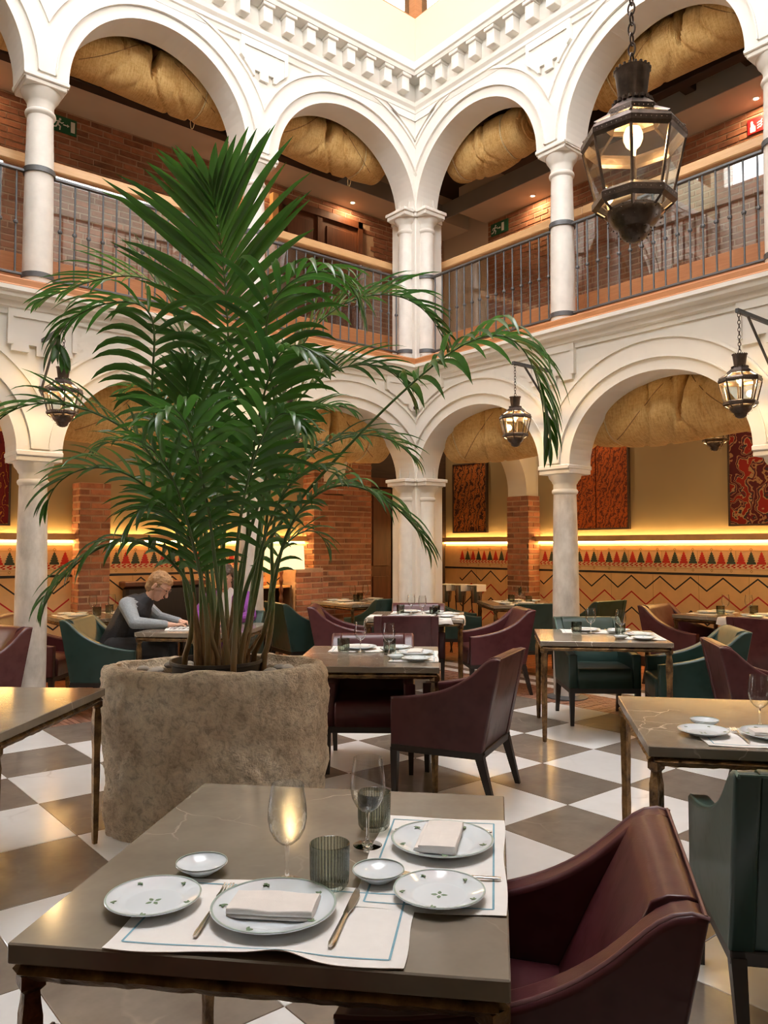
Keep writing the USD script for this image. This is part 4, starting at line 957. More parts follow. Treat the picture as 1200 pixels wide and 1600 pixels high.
def lantern(label, loc, H, R, rz=0, top_z=None):
    """eight-sided pierced metal and glass lantern; origin at its lowest point, height H without the chain"""
    t = thing('lantern', label, 'lantern', loc, rz)
    q = lambda *p: [(r * R, z * H) for r, z in p]
    obj('cap', lathe(q((0, .80), (.26, .80), (.27, .84), (.33, .985), (.35, 1.0), (.325, 1.0), (.255, .85), (0, .83)), 24), 'aged_metal', t, 40)
    sc = [tf(lathe([(0, -.004 * H), (.03 * R, -.004 * H), (.03 * R, .012 * H), (0, .012 * H)], 6), (.33 * R * math.cos(a), .33 * R * math.sin(a), H)) for a in np.arange(20) * 2 * PI / 20]
    sc += [tf(lathe([(0, -.01 * H), (.04 * R, -.01 * H), (.04 * R, .01 * H), (0, .01 * H)], 6), (.36 * R * math.cos(a), .36 * R * math.sin(a), .805 * H)) for a in np.arange(20) * 2 * PI / 20]
    obj('scalloped_edge', cat(*sc), 'aged_metal', t, kind='stuff')
    obj('roof_band', nring(q((.34, .80), (.58, .735), (.60, .70), (.56, .70), (.54, .725), (.30, .79))), 'aged_metal', t)
    obj('widest_band', nring(q((.94, .635), (1.0, .605), (1.0, .575), (.95, .555), (.93, .575), (.93, .615))), 'aged_metal', t)
    obj('lower_band', nring(q((.74, .27), (.80, .25), (.80, .215), (.72, .195), (.70, .22), (.71, .255))), 'aged_metal', t)
    dots = []
    for r, z, n in ((1.0, .59, 7), (.80, .232, 6), (.60, .715, 5)):
        V = ngon(r * R, z * H)
        for k in range(8):
            for s in np.linspace(.12, .88, n): p = V[k] + (V[(k + 1) % 8] - V[k]) * s; dots.append(tf((np.array([[1, 0, 0], [-1, 0, 0], [0, 1, 0], [0, -1, 0], [0, 0, 1], [0, 0, -1]], float) * (.012 * R + .0006), np.array([[0, 2, 4], [2, 1, 4], [1, 3, 4], [3, 0, 4], [2, 0, 5], [1, 2, 5], [3, 1, 5], [0, 3, 5]])), p * [1.0, 1.0, 1]))
    obj('raised_studs', cat(*dots), 'silver', t, kind='stuff')
    for (r0, z0, r1, z1) in ((.575, .705, .955, .63), (.955, .56, .735, .268), (.72, .20, .56, .165)):
        A, B = ngon(r0 * R, z0 * H), ngon(r1 * R, z1 * H)
        for k in range(8):
            if z0 in (.705, .56, .20): obj('glazing_bar', tube([A[k], B[k]], .0035 + .016 * R, 4), 'aged_metal', t)
            k2 = (k + 1) % 8; V = np.array([A[k], A[k2], B[k2], B[k]]); c = V.mean(0); V = c + (V - c) * .985; n = np.cross(V[1] - V[0], V[3] - V[0]); n /= np.linalg.norm(n)
            obj('pane', (np.vstack([V, V - n * .0015]), np.array([[0, 1, 2, 3], [7, 6, 5, 4], [0, 4, 5, 1], [1, 5, 6, 2], [2, 6, 7, 3], [3, 7, 4, 0]])), 'clear_pane', t)
    obj('pierced_dome', lathe(q((0, .19), (.50, .185), (.51, .165), (.485, .135), (.40, .10), (.31, .08), (.30, .07), (.285, .055), (.22, .022), (.10, .004), (0, 0)), 28), 'aged_metal', t, 45)
    hs = []
    for r, z, n in ((.565, .152, 16), (.50, .112, 14), (.335, .06, 12), (.26, .032, 10), (.14, .009, 6)):
        for k in range(n): a = 2 * PI * k / n; hs.append(tf((np.array([[1, 0, 0], [-1, 0, 0], [0, 1, 0], [0, -1, 0], [0, 0, 1], [0, 0, -1]], float) * .020 * R, np.array([[0, 2, 4], [2, 1, 4], [1, 3, 4], [3, 0, 4], [2, 0, 5], [1, 2, 5], [3, 1, 5], [0, 3, 5]])), (r * R * math.cos(a), r * R * math.sin(a), z * H)))
    obj('piercing', cat(*hs), 'dark_beam', t, kind='stuff')
    obj('lamp_stem', lathe([(0, .16 * H), (.035 * R, .16 * H), (.035 * R, .50 * H), (0, .50 * H)], 10), 'aged_metal', t, 40)
    b = obj('bulb', lathe([(0, .50 * H), (.05 * R, .505 * H), (.06 * R, .54 * H), (.14 * R, .565 * H), (.185 * R, .60 * H), (.185 * R, .63 * H), (.14 * R, .665 * H), (0, .685 * H)], 20), 'bulb_glass', t, 60)
    obj('filament', cat(*[tube([(dx * R, 0, .535 * H), (dx * R * .6, 0, .63 * H)], .012 * R, 6) for dx in (-.06, .06)]), 'filament', b)
    l = UsdLux.SphereLight.Define(stage, t + '/glow'); l.CreateRadiusAttr(.03 * R / .15); l.CreateIntensityAttr(150 * (.15 / R) ** 2); l.CreateColorAttr(Gf.Vec3f(1, .62, .28)); l.AddTranslateOp().Set(Gf.Vec3d(0, 0, .60 * H))
    if top_z is None: return t
    zt = top_z - loc[2]
    obj('chain', cat(*chain_links(H * .97, min(zt, H + 1.0), *( (.034, .010, .0026) if R < .2 else (.060, .016, .0045)))), 'aged_metal', t, 40)
    if zt > H + 1.0: obj('hanging_cable', tube([(0, 0, H + .98), (0, 0, zt)], .004, 6), 'aged_metal', t)
    return t
LT = lantern('large eight-sided metal and glass lantern hanging on a chain at the upper right', (3.15, 2.0, 2.87), .80, .235, 8, 15.7)
tag(obj('steel_cable', tube([(3.15, .7, 15.71), (3.15, 7.0, 15.71)], .01, 6), 'dull_iron'), 'steel cable spanning the court high above the big lantern', 'cable')
# wall brackets with small lanterns above the columns
bl = {('right', 1): ('black iron wall bracket above the rough stone column', 'small lit lantern behind the tip of the arching palm leaf'), ('right', 2): ('black iron wall bracket at the right edge', 'small lit lantern on its bracket at the right edge'),
      ('left', 1): ('black iron wall bracket behind the palm, left of the pier', 'small lit lantern seen through the palm, left of the corner pier'), ('left', 2): ('black iron wall bracket above the pale left column', 'small lit lantern at the left, half hidden by palm leaves')}
for (side, i), (b1, b2) in bl.items():
    s = SB[side][i]; tip = .74
    t = thing('wall_bracket', b1, 'bracket')
    z = 3.215
    obj('arm', W(side, rbx(s - .014, s + .014, .165, tip + .03, z - .016, z + .016, .003)), 'dull_iron', t)
    obj('strut', W(side, tube([(s, .17, z - .42), (s, tip - .14, z - .01)], .011, 6)), 'dull_iron', t)
    obj('wall_plate', W(side, cat(rbx(s - .03, s + .03, .16, .175, z - .06, z + .06, .003), rbx(s - .02, s + .02, .16, .175, z - .47, z - .38, .003))), 'dull_iron', t)
    x, y, _ = wp(side, s, tip, 0)
    lantern(b2, (x, y, 2.42), .47, .152, 10, z - .012)
lantern('small lantern deep in the right gallery, its lower half below the straw blind', (7.55, 3.92, 2.43), .47, .152, 0, 3.36)

# signs
em('sign_green', (.010, .085, .040), 1.0); pm('sign_green_m', (.012, .12, .055), .4, var=.05); pm('sign_red_m', (.50, .015, .02), .4, var=.05); pm('sign_white', (.82, .84, .80), .4, var=.02)
def man(x, y, s):
    L = lambda pts, w: LineString([(x + a * s, y + b * s) for a, b in pts]).buffer(w * s, 4)
    return unary_union([Point(x + .18 * s, y + .86 * s).buffer(.095 * s), L([(.10, .70), (-.02, .42)], .075), L([(.12, .66), (.30, .58), (.42, .66)], .045), L([(.08, .68), (-.16, .66), (-.26, .50)], .045), L([(0, .42), (.20, .30), (.16, .05)], .055), L([(-.02, .42), (-.14, .20), (-.36, .16)], .055)])
def sign(name, label, P0, u, n, w, h, base, shapes):
    t = thing(name, label, 'sign'); u3, n3 = np.array([*u, 0.]), np.array([*n, 0.]); P = np.array(P0, float)
    def put(m):
        v, f = m; v = np.asarray(v, float); return P + v[:, :1] * u3 + v[:, 2:] * [0, 0, 1.] + v[:, 1:2] * n3, (f[:, ::-1] if np.cross(u3, n3)[2] < 0 else f)
    obj('plate', put(bx(0, w, 0, .012, 0, h)), base, t)
    obj('pictogram', put(slab(unary_union(shapes), .0118, .0135)), 'sign_white', t)
    return t
def exit_shapes(w, h, flip):
    S = [man(.07, .02, .145), LineString([(.135, h / 2), (.185, h / 2)]).buffer(.007), Polygon([(.175, h / 2 + .02), (.20, h / 2), (.175, h / 2 - .02)]), sbox(.215, .03, .262, h - .03)]
    return [affinity.scale(s, -1, 1, origin=(w / 2, 0)) for s in S] if flip else S
sign('exit_sign', 'green running-man exit sign on the brick wall beside the left balcony column', (2.68, YW - .012, 6.19), (1, 0), (0, -1), .28, .185, 'sign_green_m', exit_shapes(.28, .185, False))
sign('exit_sign', 'green running-man exit sign under the spotlight, right of the corner pier', (XW - .012, 8.07, 6.20), (0, -1), (-1, 0), .34, .185, 'sign_green_m', exit_shapes(.28, .185, False))
fl_ = [LineString([(.05, .05), (.05, .13)]).buffer(.013), sbox(.035, .02, .085, .075).buffer(.006), LineString([(.068, .07), (.068, .095)]).buffer(.007),
       *[LineString([(.115 + .02 * k * 0, .04 + .03 * k), (.135, .05 + .03 * k), (.15, .045 + .03 * k), (.165, .065 + .03 * k)]).buffer(.006) for k in range(3)], sbox(.20, .08, .27, .13), sbox(.195, .05, .225, .10), Polygon([(.225, .03), (.27, .08), (.21, .08)])]
sign('fire_sign', 'red fire alarm sign with pressing hand and flames, at the right edge of the balcony', (XW - .012, 4.13, 6.17), (0, -1), (-1, 0), .36, .17, 'sign_red_m', fl_)

# pictures and hangings
def pattern(name, cols, scale, dist=1.5, rough=.8, stretch=(1, 1, 1), kind='smooth_f1'):
    n = len(cols); ramp = [(i / n, c) for i, c in enumerate(cols)]
    mat(name, {'g': ('geometry', {}), 'mp': ('mapping', {'scale': stretch}), 'd': ('noise_texture', {'scale': scale * .6, 'detail': 3.0}), 'm': ('vector_math', {'math_type': 'multiply_add', 'vector2': (dist / scale,) * 3}),
               'v': ('wave_texture', {'wave_type': 'rings', 'rings_direction': 'spherical', 'scale': scale * .22, 'distortion': 9.0, 'detail': 2.5, 'detail_scale': 1.6}),
               'r': ('rgb_ramp', {'ramp': ramp, 'interpolate': False}), 'b': ('noise_texture', {'scale': 150.0}), 'bb': ('bump', {'strength': .2, 'distance': .003}), 'p': ('principled_bsdf', {'roughness': rough, 'specular_ior_level': .2})},
        [('g.position', 'mp.vector'), ('mp.vector', 'd.vector'), ('d.color', 'm.vector1'), ('mp.vector', 'm.vector3'), ('m.vector', 'v.vector'), ('v.fac', 'r.fac'), ('r.color', 'p.base_color'), ('b.fac', 'bb.height'), ('bb.normal', 'p.normal')], 'p.BSDF')
pattern('textile_gold', [(.33, .10, .02), (.05, .02, .012), (.42, .16, .035), (.055, .02, .012)], 22)
pattern('textile_red', [(.40, .09, .018), (.12, .03, .014), (.45, .12, .026), (.13, .03, .014)], 34)
pattern('textile_bold', [(.07, .010, .014), (.30, .17, .08), (.11, .011, .018), (.03, .024, .03), (.33, .20, .095), (.22, .016, .012)], 7, 2.5)
pattern('textile_damask', [(.10, .008, .012), (.30, .13, .02), (.09, .006, .010), (.12, .01, .012)], 13, 2.0, stretch=(1.6, 1, .9))
def picture(label, side, a, b, z0, z1, m, panels=1, cat_='picture'):
    t = thing('framed_textile', label, cat_)
    if side == 'right': q = lambda x0, x1, d0, d1, za, zb: bx(XW - d1, XW - d0, x0, x1, za, zb)
    else: q = lambda x0, x1, d0, d1, za, zb: bx(x0, x1, YW - d1, YW - d0, za, zb)
    w = (b - a) / panels
    for k in range(panels): obj('textile', q(a + w * k + .008, a + w * (k + 1) - .008, .0, .035, z0 + .01, z1 - .01), m, t)
    obj('frame', cat(q(a - .012, a + .008, 0, .045, z0 - .012, z1 + .012), q(b - .008, b + .012, 0, .045, z0 - .012, z1 + .012), q(a, b, 0, .045, z0 - .012, z0 + .01), q(a, b, 0, .045, z1 - .01, z1 + .012)), 'dark_wood', t)
picture('tall framed golden-brown patterned textile on the olive wall, left of the slim brick pillar', 'right', 8.19, 8.89, 1.71, 2.77, 'textile_gold')
picture('wide framed red-orange patterned textile in two panels, beside the rough stone column', 'right', 5.74, 6.72, 1.72, 2.83, 'textile_red', 2)
picture('bold red, cream and black patterned hanging at the right edge', 'right', 3.0, 4.42, 1.73, 2.88, 'textile_bold', 1, 'wall hanging')
picture('dark red and gold damask hanging at the left edge, beside the pale column', 'left', .75, 2.32, 1.72, 2.9, 'textile_damask', 1, 'wall hanging')
# warm ceiling spots over the hangings in the lower galleries
for x, y, lb in ((8.5, 8.54, 'ceiling spotlight above the golden-brown framed textile'), (8.5, 6.2, 'ceiling spotlight above the red two-panel textile'), (8.5, 3.8, 'ceiling spotlight above the bold hanging at the right'), (1.7, 8.8, 'ceiling spotlight above the damask hanging at the left'),
                 (4.6, 8.7, 'ceiling spotlight above the left gallery dado'), (6.6, 8.55, 'ceiling spotlight beside the brick pier'), (7.7, 7.0, 'ceiling spotlight over the table by the slim pillar'), (7.7, 4.4, 'ceiling spotlight over the table along the painted wall'), (3.3, 8.0, 'ceiling spotlight over the table behind the reader'), (1.0, 8.0, 'ceiling spotlight over the far left gallery')):
    spot(x, y, 3.36, lb, 6)
# security camera on the corner moulding
t = thing('security_camera', 'small white dome security camera on the corner below the balcony', 'security camera', (6.205, 6.885, 3.13))
obj('mount', lathe([(0, .05), (.05, .05), (.052, .085), (0, .09)], 24), 'sign_white', t, 40)
obj('dome', lathe([(0, -.055), (.03, -.047), (.05, -.02), (.055, .01), (.052, .05), (0, .052)], 24), 'sign_white', t, 60)
v, f = lathe([(0, -.012), (.020, -.012), (.026, -.004), (.026, .002), (0, .002)], 20); dv = np.array([-.62, -.70, -.35]); dv /= np.linalg.norm(dv)
M_ = trimesh.geometry.align_vectors([0, 0, -1], dv)[:3, :3]; obj('lens', (v @ M_.T + dv * .048, f), 'paint_black', t, 50)

# floor lamp with drum shade and the shelf unit behind it
mat('lamp_shade', {'e': ('emission', {'color': (1.0, .62, .28), 'strength': .55}), 'd': ('diffuse_bsdf', {'color': (.72, .50, .30)}), 'm': ('add_closure', {})}, [('e.emission', 'm.closure1'), ('d.BSDF', 'm.closure2')], 'm.closure')
t = thing('floor_lamp', 'floor lamp with square cream drum shade and dark turned stem, before the brick pier', 'lamp', (5.38, 8.50, 0), 20)
obj('shade', nring([(.30, 1.20), (.285, 1.50), (.28, 1.50), (.295, 1.20)], 4), 'lamp_shade', t)
zz = np.linspace(.03, 1.22, 60); obj('stem', lathe([(0, .03)] + [(.022 + .006 * math.sin(z * 55), z) for z in zz] + [(0, 1.23)], 14), 'door_wood', t, 40)
obj('foot', lathe([(0, 0), (.16, 0), (.16, .02), (.05, .035), (0, .04)], 28), 'dark_wood', t, 40)
l = UsdLux.SphereLight.Define(stage, t + '/glow'); l.CreateRadiusAttr(.05); l.CreateIntensityAttr(30); l.CreateColorAttr(Gf.Vec3f(1, .65, .32)); l.AddTranslateOp().Set(Gf.Vec3d(0, 0, 1.36))
t = thing('shelf_unit', 'low dark shelf unit with open warm-lit shelves, left of the floor lamp', 'shelf unit', (5.15, 8.92, 0))
obj('carcass', cat(bx(-.55, -.52, -.17, .17, 0, .98), bx(.52, .55, -.17, .17, 0, .98), bx(-.55, .55, .15, .17, 0, .98)), 'dark_wood', t)
for z in (.06, .36, .66, .95): obj('shelf', rbx(-.53, .53, -.18, .16, z, z + .03, .004), 'honey_wood', t)
for k, (x, r, h) in enumerate(((-.3, .05, .16), (-.08, .07, .10), (.2, .06, .13))):
    tag(obj('vase', tf(lathe([(0, 0), (r * .6, 0), (r, h * .4), (r * .5, h * .85), (r * .6, h), (0, h - .01)], 20), (5.15 + x, 8.9, .98)), 'terracotta_gallery', '/World', 40), ('slim terracotta vase', 'squat terracotta vase', 'rounded terracotta vase')[k] + ' on the low shelf unit by the lamp', 'vase')
# banquette with wooden rail along the left wall behind the readers
t = thing('banquette', 'dark upholstered banquette with red-brown top rail along the left wall, behind the reader', 'bench')
obj('seat', rbx(3.55, 4.55, 8.45, 9.05, .12, .46, .03), 'wenge', t); obj('backrest', rbx(3.55, 4.55, 8.9, 9.05, .44, 1.02, .03), 'wenge', t); obj('top_rail', rbx(3.52, 4.57, 8.88, 9.07, 1.02, 1.08, .01), 'door_wood', t)
# wine bucket stands with white cloths near the golden textile
for k, (x, y) in enumerate(((7.91, 8.13), (7.99, 7.92), (8.09, 7.71))):
    t = thing('bucket_stand', ('steel wine bucket stand with white cloth, right beside the corner pier', 'steel wine bucket stand with white cloth, middle of three', 'steel wine bucket stand with white cloth, rightmost of three')[k], 'bucket stand', (x, y, 0))
    obj('bucket', lathe([(0, .70), (.06, .70), (.068, .72), (.088, .93), (.093, .935), (.083, .93), (.062, .73), (0, .72)], 24), 'silver', t, 40)
    for a in (0.3, 2.4, 4.5): obj('stand_leg', tube([(.075 * math.cos(a), .075 * math.sin(a), .80), (.05 * math.cos(a), .05 * math.sin(a), .45), (.15 * math.cos(a), .15 * math.sin(a), .0)], .009, 6), 'aged_metal', t)
    obj('cloth', cat(rbx(-.095, .095, -.098, -.088, .86, .95, .004), rbx(-.095, .095, -.098, .098, .942, .955, .004), rbx(-.095, .095, .088, .098, .88, .95, .004)), 'white_linen', t)
# ================================================================== PLANTER AND PALM
mat('carved_stone', {'tc': ('texture_coordinate', {}), 'n': ('noise_texture', {'scale': 2.6, 'detail': 9.0, 'roughness': .68}), 'r': ('rgb_ramp', {'ramp': [(.28, (.46, .34, .235)), (.43, (.68, .55, .405)), (.55, (.80, .69, .54)), (.72, (.86, .78, .65))]}),
    'n2': ('noise_texture', {'scale': 22.0, 'detail': 7.0, 'roughness': .7, 'distortion': .6}), 'mg': ('noise_texture', {'scale': 60.0, 'detail': 4.0}), 'r2': ('rgb_ramp', {'ramp': [(.36, (.50, .45, .40)), (.50, (.95, .93, .91)), (.66, (1.15, 1.15, 1.13))]}), 'mx': ('mix', {'mix_type': 'multiply', 'fac': .70}),
    'ad': ('math', {'math_type': 'add'}), 'b': ('bump', {'strength': .9, 'distance': .02}), 'p': ('principled_bsdf', {'roughness': .92, 'specular_ior_level': .2})},
    [('tc.object', 'n.vector'), ('tc.object', 'n2.vector'), ('tc.object', 'mg.vector'), ('n.fac', 'r.fac'), ('n2.fac', 'r2.fac'), ('r.color', 'mx.color1'), ('r2.color', 'mx.color2'), ('mx.color', 'p.base_color'), ('n2.fac', 'ad.value1'), ('mg.fac', 'ad.value2'), ('ad.value', 'b.height'), ('b.normal', 'p.normal')], 'p.BSDF')
PX, PY, PRZ = 2.076, 3.930, -39.7
pl = thing('stone_planter', 'large rough-hewn stone trough holding the palm', 'planter', (PX, PY, 0), PRZ)
def trough():
    N = 260; a = np.arange(N) * 2 * PI / N
    def sup(ax, by, e): return (np.abs(np.cos(a) / ax) ** e + np.abs(np.sin(a) / by) ** e) ** (-1 / e)
    out = [(z, k) for z, k in zip(np.linspace(0, .80, 62), np.interp(np.linspace(0, 1, 62), [0, .1, .5, .8, 1], [.93, .955, .985, 1.0, 1.0]))]
    rows = [(sup(.602 * k, .378 * k, 2.6), z, 1.0) for z, k in out]
    for q in np.linspace(0, 1, 8)[1:]: rows.append((sup(.602, .378, 2.6) - .035 * (1 - math.cos(q * PI / 2)), .80 + .045 * math.sin(q * PI / 2), 1.0))
    inner = sup(.50, .275, 2.2)
    for q in np.linspace(0, 1, 12)[1:]: rows.append(((sup(.602, .378, 2.6) - .035) * (1 - q) + (inner + .04) * q, .845 + .004 * math.sin(q * PI), .8))
    for q in np.linspace(0, 1, 5)[1:]: rows.append((inner + .04 * math.cos(q * PI / 2), .845 - .05 * math.sin(q * PI / 2), .6))
    for z in np.linspace(.775, .60, 8): rows.append((inner - .02 * (.79 - z), z, .5))
    rows.append((inner * .5, .60, .1)); rows.append((inner * .02, .60, 0))
    V, AMP = [], []
    for r, z, amp in rows:
        V.append(np.stack([r * np.cos(a), r * np.sin(a), np.full(N, z)], 1)); AMP.append(np.full(N, amp))
    V = np.vstack(V); AMP = np.concatenate(AMP); nn = V * [1, 1, 0]; nn /= np.maximum(np.linalg.norm(nn, axis=1, keepdims=True), 1e-6)
    d = (meshkit.fbm(V * 3.2, 4, 3) - .5) * .085 + (meshkit.fbm(V * [16, 16, 12], 4, 9) - .5) * .040 + (meshkit.fbm(V * 45, 2, 5) - .5) * .012
    low = np.clip(V[:, 2] / .02, 0, 1)
    V2 = V + nn * (d * AMP)[:, None]; top = np.clip((V[:, 2] - .73) / .1, 0, 1) * (AMP > .55)
    V2[:, 2] += top * ((meshkit.fbm(V * [4, 4, 0] + 7, 3, 12) - .5) * .055 + (meshkit.fbm(V * 20, 3, 2) - .5) * .014) * AMP
    i, j = np.meshgrid(np.arange(len(rows) - 1), np.arange(N), indexing='ij'); j2 = (j + 1) % N
    q = np.stack([i * N + j, i * N + j2, (i + 1) * N + j2, (i + 1) * N + j], -1).reshape(-1, 4)
    return V2, q
obj('trough', trough(), 'carved_stone', pl, 60)
pm('pot_black', (.030, .024, .020), .5, var=.3, scale=10)
pm('pebble', (.50, .45, .38), .7, var=.3, scale=12, island=.35)
pm('soil', (.06, .04, .028), .95, var=.4, scale=30, bump=.6)
tag(obj('plant_pot', tf(lathe([(0, .61), (.21, .61), (.238, .845), (.25, .852), (.25, .868), (.24, .868), (.232, .84), (.228, .80), (0, .812)], 48), (PX, PY, 0)), 'pot_black', '/World', 40), 'round black plastic pot set in the stone trough around the palm', 'pot')
tag(obj('gravel_bed', tf(lathe([(.262, .61), (.30, .61), (.30, .778), (.262, .778)], 40), (PX, PY, 0)), 'soil'), 'dark fill between the black pot and the stone trough', 'soil', kind='stuff')
rr = random.Random(5); peb = None
for k in range(26):
    a = 2 * PI * k / 26 + rr.uniform(-.1, .1); R = rr.uniform(.30, .43)
    if k % 4 == 3: R = rr.uniform(.12, .19)
    cx, cy = R * math.cos(a), R * math.sin(a) * .30 / .43 * (1.0 if R > .3 else 1.4); cs, sn = math.cos(math.radians(PRZ)), math.sin(math.radians(PRZ))
    loc = (PX + cx * cs - cy * sn, PY + cx * sn + cy * cs, .795 if R > .25 else .815)
    lb = 'rounded pale pebble in the stone trough around the foot of the palm'
    if peb is None:
        s = trimesh.creation.icosphere(2, 1.0); v = np.array(s.vertices); v = v * [.038, .028, .020] * (1 + .25 * (meshkit.fbm(v * 1.3 + 3, 2, 4) - .5))[:, None]
        peb = thing('pebble', lb, 'pebble', loc, rr.uniform(0, 360), 'pebbles around the palm'); obj('stone', (v + [0, 0, .012], np.array(s.faces)), 'pebble', peb, 60)
    else: copy(peb, lb, loc, rr.uniform(0, 360), 'pebbles around the palm')

def leafmat(name, c1, c2):
    mat(name, {'oi': ('object_info', {}), 'g': ('geometry', {}), 'ad': ('math', {'math_type': 'add'}), 'fr': ('math', {'math_type': 'fraction'}), 'n': ('noise_texture', {'scale': 3.0, 'detail': 3.0}), 'a2': ('math', {'math_type': 'multiply_add', 'value2': .5}),
        'r': ('rgb_ramp', {'ramp': [(.2, c1), (.8, c2)]}), 'p': ('principled_bsdf', {'roughness': .30, 'specular_ior_level': .6}), 't': ('translucent_bsdf', {}), 'hs': ('hsv', {'value': 1.6, 'saturation': 1.1}), 'm': ('mix_closure', {'fac': .30})},
        [('oi.random', 'ad.value1'), ('g.random_per_island', 'ad.value2'), ('ad.value', 'fr.value1'), ('fr.value', 'a2.value1'), ('g.position', 'n.vector'), ('n.fac', 'a2.value3'), ('a2.value', 'r.fac'), ('r.color', 'p.base_color'), ('r.color', 'hs.color'), ('hs.color', 't.color'), ('p.BSDF', 'm.closure1'), ('t.BSDF', 'm.closure2')], 'm.closure')
leafmat('palm_leaf', (.014, .050, .015), (.050, .135, .026))
mat('palm_stem', {'g': ('geometry', {}), 'sx': ('separate_xyz', {}), 'n': ('noise_texture', {'scale': 9.0, 'detail': 3.0}), 'ad': ('math', {'math_type': 'multiply_add', 'value2': .35}), 'r': ('rgb_ramp', {'ramp': [(0, (.20, .115, .05)), (.35, (.19, .13, .055)), (.6, (.085, .13, .04)), (1, (.06, .12, .03))]}), 'mr': ('map_range', {'from_min': .95, 'from_max': 1.6}), 'p': ('principled_bsdf', {'roughness': .45})},
    [('g.position', 'sx.vector'), ('g.position', 'n.vector'), ('n.fac', 'ad.value1'), ('sx.z', 'ad.value3'), ('ad.value', 'mr.value'), ('mr.result', 'r.fac'), ('r.color', 'p.base_color')], 'p.BSDF')
pm('palm_sheath', (.36, .21, .095), .8, col2=(.13, .075, .035), scale=12, stretch=(6, 6, .6), bump=.4)
